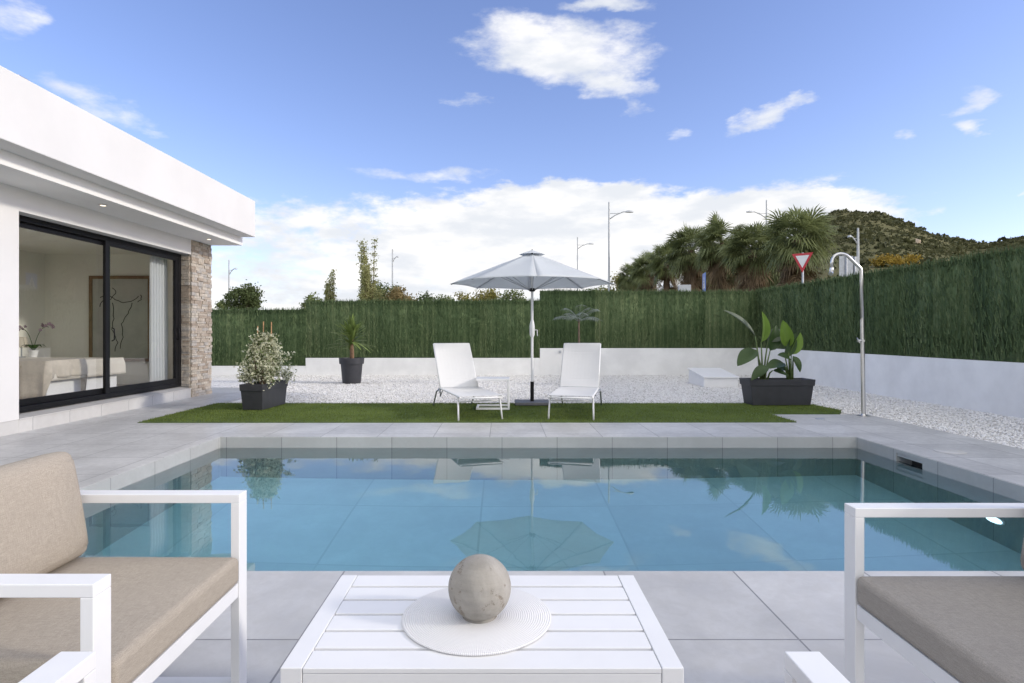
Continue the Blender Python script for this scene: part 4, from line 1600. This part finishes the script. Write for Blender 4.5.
# outdoor shower
sh = thing('outdoor_shower', 'tall steel outdoor shower with bent neck beside the gravel', 'shower', (5.10, 8.46, 0))
MB().lathe([(.085, .001), (.085, .008), (.04, .014), (.033, .03)], 24).build('base_plate', M['steel'], sh, auto=30)
MB().tube([(0, 0, .02), (-.012, 0, .62), (-.022, 0, 1.36)], .028, 18).build('post', M['steel'], sh, auto=40)
neck = [(-.022, 0, 1.361), (-.032, 0, 1.9), (-.04, 0, 2.06)]
neck += [(-.05, 0, 2.085), (-.215, 0, 2.245), (-.245, 0, 2.268), (-.285, 0, 2.283), (-.33, 0, 2.288), (-.375, 0, 2.278), (-.41, 0, 2.255), (-.436, 0, 2.22), (-.448, 0, 2.17), (-.452, 0, 2.09)]
MB().tube(neck, .022, 14).build('neck', M['steel'], sh, smooth=True)
MB().lathe([(.026, 0), (.03, .02), (.024, .06)], 16, (-.452, 0, 2.03)).tube([(-.452, 0, 2.04), (-.48, -.03, 2.0)], [.02, .032], 14).build('shower_head', M['steel'], sh, auto=40)
vv = MB().tube([(-.03, -.045, 1.06), (-.02, .045, 1.06)], .02, 14).tube([(-.02, 0, 1.06), (-.085, 0, 1.06)], [.018, .02], 14).build('valve', M['steel'], sh, auto=40)
MB().tube([(-.075, -.03, 1.03), (-.075, .03, 1.10)], .009, 8).build('lever', M['steel'], vv, smooth=True)

# ------------------------------------------------------------------ beyond the hedge
def gz(x, y):
    return float(terrain_z(x, y))


M['palm_leaf'] = leaf_mat('fan_palm_leaf', (.15, .18, .07), .3, 1.2, .5, .4, rand=.12, c2=(.30, .34, .15))
M['palm_dead'] = leaf_mat('dead_palm_leaf', (.16, .115, .065), .35, 1.5, .9, .1, c2=(.28, .20, .12))
M['palm_trunk'] = mat('palm_trunk', (.13, .085, .055), .95, .4, 4, .7, 12, stretch=(1, 1, 5))


def fan_leaf(mb, base, d, pet, fan, r_, droop):
    """petiole plus a fan of narrow folded blades whose tips hang"""
    d = Vector(d).normalized()
    p = Vector(base) + d * pet
    mb.tube([base, p], [.03, .015], 4, cap=False)
    s_ = d.cross(Vector((0, 0, 1)))
    if s_.length < .1:
        s_ = Vector((r_.uniform(-1, 1), r_.uniform(-1, 1), 0))
    s_.normalize()
    u_ = s_.cross(d).normalized()
    # roll a little
    ro = r_.uniform(-.7, .7)
    s2 = s_ * math.cos(ro) + u_ * math.sin(ro)
    n_ = d.cross(s2)
    K = 28
    for k in range(K):
        a = (k / (K - 1) - .5) * R(215)
        dd = d * math.cos(a) + s2 * math.sin(a)
        L = fan * (1 - .18 * abs(a) / R(107)) * r_.uniform(.85, 1.1)
        t_ = (s2 * math.cos(a) - d * math.sin(a)) * (L * .04)
        m1 = p + dd * L * .55 + n_ * (.05 * L * (1 if k % 2 else -1))
        m2 = p + dd * L + Vector((0, 0, -droop * L * r_.uniform(.5, 1.2)))
        mb.add([p, m1 - t_, m1 + t_, m2], [(0, 1, 2), (1, 3, 2)])


def palm(px, crown_py, Y, rad_px, label, seed):
    r_ = random.Random(seed)
    c = at(px, crown_py, Y)
    g0 = gz(c.x, Y)
    Rr = 0.88 * rad_px / FPX * Y
    th = thing('fan_palm', label, 'palm tree', (c.x, Y, g0), r_.uniform(0, 6), 'fan palms beyond the garden hedge')
    H = c.z - g0
    tr = [(0, 0, 0)] + [(r_.uniform(-.06, .06), r_.uniform(-.06, .06), H * q) for q in (.3, .6, 1)]
    MB().tube(tr, [.36, .28, .24, .2], 12).build('trunk', M['palm_trunk'], th, smooth=True)
    mb = MB()
    pet = Rr * .5
    for k in range(60):
        a = r_.uniform(0, 6.28)
        e = math.asin(r_.uniform(-.82, .97))
        fan_leaf(mb, (0, 0, H + r_.uniform(-.1, .15)), (math.cos(a) * math.cos(e), math.sin(a) * math.cos(e), math.sin(e)), pet * r_.uniform(.75, 1.15), Rr * .55, r_, .2 + .3 * max(0, .4 - math.sin(e)))
    mb.build('crown', M['palm_leaf'], th)
    mb = MB()
    for k in range(20):
        a = r_.uniform(0, 6.28)
        e = r_.uniform(-1.35, -.75)
        zz_ = H - Rr * .1 - r_.uniform(0, min(H * .55, Rr * 1.1))
        fan_leaf(mb, (math.cos(a) * .15, math.sin(a) * .15, zz_), (math.cos(a) * math.cos(e), math.sin(a) * math.cos(e), math.sin(e)), pet * .5, Rr * .5, r_, .35)
    mb.build('dead_fronds', M['palm_dead'], th)


palm(797, 240, 27, 45, 'largest fan palm with full crown behind the triangular sign', 1)
palm(752, 250, 31, 38, 'fan palm just left of the largest palm', 2)
palm(722, 243, 35, 36, 'tall fan palm near the middle of the row', 3)
palm(692, 250, 39, 34, 'fan palm above the small grey sign back', 4)
palm(667, 263, 44, 27, 'smaller fan palm left of the blue sign post', 5)
palm(648, 270, 49, 24, 'small fan palm second from the left end of the row', 6)
palm(632, 278, 55, 20, 'leftmost and smallest fan palm in the row', 7)
palm(775, 262, 36, 34, 'lower fan palm crowded between the two largest palms', 8)
palm(706, 272, 46, 30, 'low fan palm half hidden behind the taller ones', 9)


def leafy_tree(name, label, cat, px, top_py, Y, w_px, lm, group=None, n_=900, size=.35, trunk_frac=.3, columnar=False, seed=1, leafsp=.42):
    r_ = np.random.default_rng(seed)
    tp = at(px, top_py, Y)
    g0 = gz(tp.x, Y)
    H = tp.z - g0
    Wd = w_px / FPX * Y
    th = thing(name, label, cat, (tp.x, Y, g0), 0, group)
    mb = MB()
    mb.tube([(0, 0, -.2), (.03 * H, 0, H * .35), (0, .02 * H, H * .75)], [.03 * H, .02 * H, .006 * H], 8)
    cents = []
    if columnar:
        for k in range(15):
            a = r_.uniform(0, 6.28)
            z0_ = r_.uniform(.05, .5) * H
            zt_ = min(H, z0_ + r_.uniform(.25, .55) * H) if k > 2 else H * (1 - .03 * k)
            rr_ = Wd * .7 * r_.uniform(.15, .85) * (1 - .6 * zt_ / H)
            p0, p1 = Vector((0, 0, z0_)), Vector((math.cos(a) * rr_, math.sin(a) * rr_, zt_))
            mid_ = Vector((p1.x * .8, p1.y * .8, z0_ + (zt_ - z0_) * .4))
            mb.tube([p0, mid_, p1], [.008 * H, .005 * H, .002 * H], 5)
            for q in np.linspace(.15, 1.0, 12):
                c = (mid_.lerp(p1, (q - .4) / .6) if q > .4 else p0.lerp(mid_, q / .4))
                cents.append((c, Wd * .06))
    else:
        for k in range(26):
            d = r_.normal(size=3)
            d /= np.linalg.norm(d)
            rr_ = r_.uniform(.45, 1.0) ** .6
            c = Vector((d[0] * Wd * .5 * rr_, d[1] * Wd * .5 * rr_, H * (trunk_frac + (1 - trunk_frac) * (.5 + .47 * d[2] * rr_))))
            cents.append((c, Wd * r_.uniform(.09, .16)))
            if k % 2 == 0:
                mb.tube([(0, 0, H * .35), c * .6 + Vector((0, 0, H * .1)), c], [.012 * H, .007 * H, .002 * H], 5)
    mb.build('trunk', M['bark'], th, smooth=True)
    per = max(6, n_ // len(cents))
    C_ = np.concatenate([np.array(c)[None] + r_.normal(0, s_, (per, 3)) * np.array([1, 1, .85]) for c, s_ in cents])
    V_, F_ = leaves_np(C_, size, .55)
    raw('crown', V_, F_, lm, th)
    return th


LG = leaf_mat('olive_green_leaf', (.13, .16, .06), .3, .8, .6, .4, c2=(.22, .26, .1))
LY = leaf_mat('yellowing_leaf', (.20, .19, .05), .3, .8, .6, .35, c2=(.32, .29, .08))
LD = leaf_mat('dark_pine_needles', (.075, .10, .04), .3, .8, .7, .3, c2=(.14, .18, .07))
LO = leaf_mat('rusty_autumn_leaf', (.24, .19, .08), .3, .8, .6, .4, c2=(.36, .28, .13))
LP = leaf_mat('poplar_leaf', (.36, .37, .15), .25, .8, .6, .55, c2=(.50, .50, .25))
leafy_tree('pine_tree', 'round dark pine above the hedge beside the house', 'tree', 244, 287, 40, 27, LD, n_=5200, size=.17, trunk_frac=.62, seed=2)
leafy_tree('poplar_tree', 'tall thin poplar with yellowing sparse leaves', 'tree', 368, 240, 45, 34, LP, 'poplars beyond the hedge', 7500, .16, columnar=True, seed=3)
leafy_tree('poplar_tree', 'shorter slim poplar left of the tall one', 'tree', 330, 271, 46, 20, LP, 'poplars beyond the hedge', 4200, .15, columnar=True, seed=4)
leafy_tree('broadleaf_tree', 'green tree with rounded top beside the tall poplar', 'tree', 387, 276, 50, 30, LG, n_=4200, size=.22, seed=5)
leafy_tree('broadleaf_tree', 'low rusty orange tree in front of the lamp post', 'tree', 398, 289, 44, 26, LO, n_=3000, size=.19, trunk_frac=.5, seed=6)
leafy_tree('broadleaf_tree', 'small green bush top peeping over the hedge step', 'bush', 312, 296, 30, 22, LG, n_=1200, size=.16, seed=16, trunk_frac=.6)
FARG = 'far trees in a row beyond the back hedge'
far = [(425, 292, 24, LD, 'dark round far tree left of the parasol edge'), (446, 295, 22, LG, 'olive far tree under the left parasol edge'),
       (466, 291, 26, LY, 'first yellow green far tree under the parasol'), (488, 289, 26, LY, 'brightest yellow green far tree left of the pole'),
       (512, 290, 28, LG, 'olive far tree just left of the parasol pole'), (408, 297, 18, LG, 'tiny far tree beside the lamp post'),
       (617, 274, 30, LY, 'yellow green far tree under the right parasol edge'), (600, 283, 26, LG, 'dull green far tree below the lamp post'),
       (222, 300, 16, LG, 'low far shrub next to the stone pillar'), (640, 282, 26, LG, 'olive far tree behind the smallest palm')]
for i, (px_, py_, wp_, lm_, lab_) in enumerate(far):
    leafy_tree('distant_tree', lab_, 'tree', px_, py_, 72 + 3 * (i % 4), wp_, lm_, FARG, 3200, .3, trunk_frac=.25, seed=30 + i)


def street_lamp(label, px, top_py, head_py, Y, reach_px, curved=True):
    tp = at(px, top_py, Y)
    g0 = gz(tp.x, Y)
    th = thing('street_lamp', label, 'street lamp', (tp.x, Y, g0), 0, 'street lamps along the road')
    H = tp.z - g0
    hz = H - (head_py - top_py) / FPX * Y
    L = reach_px / FPX * Y
    MB().tube([(0, 0, 0), (0, 0, hz * .5), (0, 0, H)], [.10, .08, .05], 10).build('pole', M['lampgrey'], th, auto=40)
    s_ = 1 if L > 0 else -1
    a_ = MB().tube([(0, 0, hz - .5), (L * .25, 0, hz - .22), (L * .6, 0, hz + .02), (L * .75, 0, hz)], .035, 8)
    a_.tube([(0, 0, hz - .1), (L * .3, 0, hz - .1), (L * .62, 0, hz)], .02, 6)
    a_.build('arm', M['lampgrey'], th, smooth=True)
    x0 = L * .68
    hd = MB()
    vs = []
    for (q, w_, h_) in ((0, .05, .05), (.25, .13, .10), (.7, .15, .09), (1, .06, .03)):
        x_ = x0 + (L * 1.02 - x0) * q
        vs += [(x_, -w_, hz - .02), (x_, w_, hz - .02), (x_, w_ * .6, hz + h_), (x_, -w_ * .6, hz + h_)]
    fs = [(0, 1, 2, 3), (15, 14, 13, 12)]
    for j in range(3):
        for i in range(4):
            fs.append((j * 4 + i, (j + 1) * 4 + i, (j + 1) * 4 + (i + 1) % 4, j * 4 + (i + 1) % 4))
    hd.add(vs, fs).build('lamp_head', M['lampgrey'], th, auto=40)


street_lamp('tallest street lamp, with an arm to the right beyond the parasol', 609, 202, 212, 40, 24)
street_lamp('more distant street lamp just right of the parasol top', 577.5, 237, 244, 60, 16)
street_lamp('street lamp standing by the rusty tree', 392.5, 249, 257, 52, 6)
street_lamp('street lamp nearest the stone pillar', 229, 260, 269, 48, 8)
street_lamp('street lamp rising out of the palm crowns', 766.5, 200, 212, 45, -20)
street_lamp('street lamp behind the outdoor shower head', 858, 228, 237, 34, -10)

# road signs
M['red'] = mat('sign_red', (.50, .03, .04), .4, .05, 4)
M['signwhite'] = mat('sign_white', (.75, .75, .75), .4, .03, 4)
M['signblue'] = mat('sign_blue', (.03, .14, .50), .4, .05, 4)
c = at(802.5, 263, 22)
g0 = gz(c.x, 22)
ys = thing('give_way_sign', 'triangular red and white give way sign in front of the palms', 'road sign', (c.x, 22, g0), R(-45))
ztop = c.z - g0 + .36
MB().tube([(0, .03, 0), (0, .03, ztop + .02)], .035, 10).build('post', M['galv'], ys, auto=40)


def tri(hw_, zt_, zb_, y0_, y1_, r_=.0):
    vs = [(-hw_, y0_, zt_), (hw_, y0_, zt_), (0, y0_, zb_), (-hw_, y1_, zt_), (hw_, y1_, zt_), (0, y1_, zb_)]
    return MB().add(vs, [(0, 2, 1), (3, 4, 5), (0, 1, 4, 3), (1, 2, 5, 4), (2, 0, 3, 5)])


pn = tri(.37, ztop, ztop - .72, -.012, -.004).build('sign_panel', M['red'], ys, bevel=.003)
tri(.235, ztop - .085, ztop - .54, -.0155, -.0125).build('sign_face', M['signwhite'], pn)

# pedestrian crossing sign facing the house (mirrored in the window)
px_, Ys = 8.9, 26.4
g0 = gz(px_, Ys)
ps = thing('crossing_sign', 'blue pedestrian crossing sign seen edge on beside the palms', 'road sign', (px_, Ys, g0), R(-100))
zc = 3.38 - g0
MB().tube([(0, .035, 0), (0, .035, zc + .3)], .03, 10).build('post', M['galv'], ps, auto=40)
sp_ = MB().box(-.42, .42, -.015, 0, zc - .42, zc + .42).build('sign_panel', M['signblue'], ps, bevel=.004)
tb_ = MB().add([(-.31, -.019, zc - .27), (.31, -.019, zc - .27), (0, -.019, zc + .27), (-.31, -.0155, zc - .27), (.31, -.0155, zc - .27), (0, -.0155, zc + .27)],
               [(0, 1, 2), (5, 4, 3), (0, 3, 4, 1), (1, 4, 5, 2), (2, 5, 3, 0)])
tb_.build('triangle', M['signwhite'], sp_)
fg = MB()
yy = -.022
for a_, b_, w_ in (((0, .06), (.0, -.07), .045), ((0, -.07), (-.08, -.22), .03), ((0, -.07), (.07, -.22), .03), ((0, .04), (-.08, -.04), .02), ((0, .04), (.08, -.02), .02)):
    fg.bar((a_[0], yy, zc + a_[1]), (b_[0], yy, zc + b_[1]), .004, w_, up=(1, 0, 0.3))
fg.tube([(0, -.024, zc + .11), (0, -.020, zc + .11)], .032, 12)
for k in range(4):
    fg.box(-.2 + k * .11, -.14 + k * .11, -.024, -.020, zc - .262, zc - .24)
fg.build('walker_symbol', M['black_alu'], sp_)

c = at(684.5, 288.5, 24)
gs = thing('road_sign', 'small pale grey back of a sign just over the hedge', 'road sign', (c.x, 24, gz(c.x, 24)), R(-8))
z_ = c.z - gz(c.x, 24)
MB().tube([(-.2, -.03, 0), (-.2, -.03, z_ + .12)], .03, 10).build('post', M['galv'], gs, auto=40)
MB().box(-.25, .25, 0, .015, z_ - .15, z_ + .15).build('sign_panel', M['lampgrey'], gs, bevel=.004)

for (px_, w_, lab_, ry_) in ((846, .50, 'left of two grey sign backs behind the shower, bluish panel', .0), (858, .42, 'right of two grey sign backs behind the shower', .25)):
    c = at(px_, 266, 24)
    g0 = gz(c.x, 24)
    s_ = thing('road_sign', lab_, 'road sign', (c.x, 24 + ry_, g0), R(-10 + 30 * ry_), 'grey sign backs behind the shower')
    z_ = c.z - g0
    MB().tube([(0, -.04, 0), (0, -.04, z_ + .40)], .04, 10).build('post', M['galv'], s_, auto=40)
    MB().box(-w_ / 2, w_ / 2, 0, .02, z_ - .42, z_ + .40).build('sign_panel', M['galv'] if px_ < 850 else M['lampgrey'], s_, bevel=.005)

# hillside scrub
M['scrub'] = leaf_mat('hill_scrub', (.065, .075, .032), .3, .1, .8, .25, c2=(.13, .13, .058))
ico_v, ico_f = [], []
tmp = bpy.data.meshes.new('tmp_ico')
import bmesh
bm = bmesh.new()
bmesh.ops.create_icosphere(bm, subdivisions=1, radius=1)
ico_v = np.array([v.co[:] for v in bm.verts])
ico_f = np.array([[v.index for v in f.verts] for f in bm.faces])
bm.free()
bpy.data.meshes.remove(tmp)
cx, cy, rr = [], [], []
for k in range(24000):
    y_ = 36 + 170 * rng.random() ** .8
    u_ = rng.uniform(.40, 1.05)
    x_ = u_ * y_
    cl = math.sin(x_ * .13 + y_ * .07) + math.sin(x_ * .05 - y_ * .11 + 2)
    if rng.random() < .34 + .14 * cl:
        cx.append(x_)
        cy.append(y_)
        rr.append(rng.uniform(.10, .34) * (1 + 1.6 * (rng.random() < .06)) * (.6 + y_ / 180))
cx, cy, rr = np.array(cx), np.array(cy), np.array(rr)
n = len(cx)
zz = terrain_z(cx, cy)
K_ = 11
dd_ = rng.normal(size=(n, K_, 3))
dd_ /= np.linalg.norm(dd_, axis=2, keepdims=True)
C_ = np.stack([cx, cy, zz], 1)[:, None, :] + dd_ * rr[:, None, None] * np.array([1.0, 1.0, .6]) * rng.uniform(.4, 1, (n, K_, 1))
C_[:, :, 2] += rr[:, None] * .45
V, F = leaves_np(C_.reshape(-1, 3), np.repeat(rr * .95, K_), .8)
o = raw('hillside_scrub', V, F, M['scrub'])
tag(o, 'dark scrub bushes scattered over the hillside', 'scrub', kind='stuff')

YB = leaf_mat('yellow_blossom', (.30, .20, .03), .3, .8, .7, .2, c2=(.44, .32, .06))
for i, (px_, py_, wp_, lab_) in enumerate(((882, 263, 14, 'left yellow flowering bush on the slope over the hedge'), (895, 264, 18, 'middle yellow flowering bush on the slope over the hedge'),
                                           (908, 262, 18, 'right yellow flowering bush on the slope over the hedge'))):
    Yb = 46 + i
    c = at(px_, py_, Yb)
    g0 = gz(c.x, Yb)
    th = thing('flowering_bush', lab_, 'bush', (c.x, Yb, g0), 0, 'yellow flowering bushes on the slope')
    Wd, H = wp_ / FPX * Yb, max(.6, c.z + .35 - g0)
    MB().tube([(0, 0, -.1), (0, 0, H * .6)], [.06, .03], 6).build('trunk', M['bark'], th)
    C_ = np.concatenate([np.array([rng.uniform(-.5, .5) * Wd, rng.uniform(-.4, .4) * Wd, H * rng.uniform(.35, .95)])[None] + rng.normal(0, .16, (40, 3)) for _ in range(22)])
    V, F = leaves_np(C_, .16, .6)
    raw('crown', V, F, YB, th)
# pale boulder on the hill
c = at(916, 257, 95)
bo = MB()
jit = np.random.default_rng(4).uniform(.75, 1.2, len(ico_v))
bo.add([(v[0] * .75 * j, v[1] * .65 * j, v[2] * .6 * j) for v, j in zip(ico_v, jit)], [tuple(f) for f in ico_f])
o = bo.build('boulder', mat('pale_rock', (.42, .34, .25), .9, .2, 1.5, .5, 4), loc=(c.x, 95, gz(c.x, 95) + .3), bevel=.05)
tag(o, 'pale boulder on the hillside above the yellow bushes', 'boulder')

# ------------------------------------------------------------------ render settings
scene.render.engine = 'CYCLES'
cy_ = scene.cycles
cy_.use_denoising = True
cy_.use_adaptive_sampling = True
cy_.adaptive_threshold = 0.015
cy_.max_bounces = 9
cy_.diffuse_bounces = 6
cy_.glossy_bounces = 4
cy_.transmission_bounces = 4
cy_.transparent_max_bounces = 16
cy_.sample_clamp_indirect = 6
cy_.caustics_reflective = False
cy_.caustics_refractive = True
vs_ = scene.view_settings
scene.display_settings.display_device = 'sRGB'
vs_.view_transform = 'Standard'
vs_.look = 'None'
vs_.exposure = 1.08
vs_.gamma = 1.0
vs_.use_curve_mapping = False
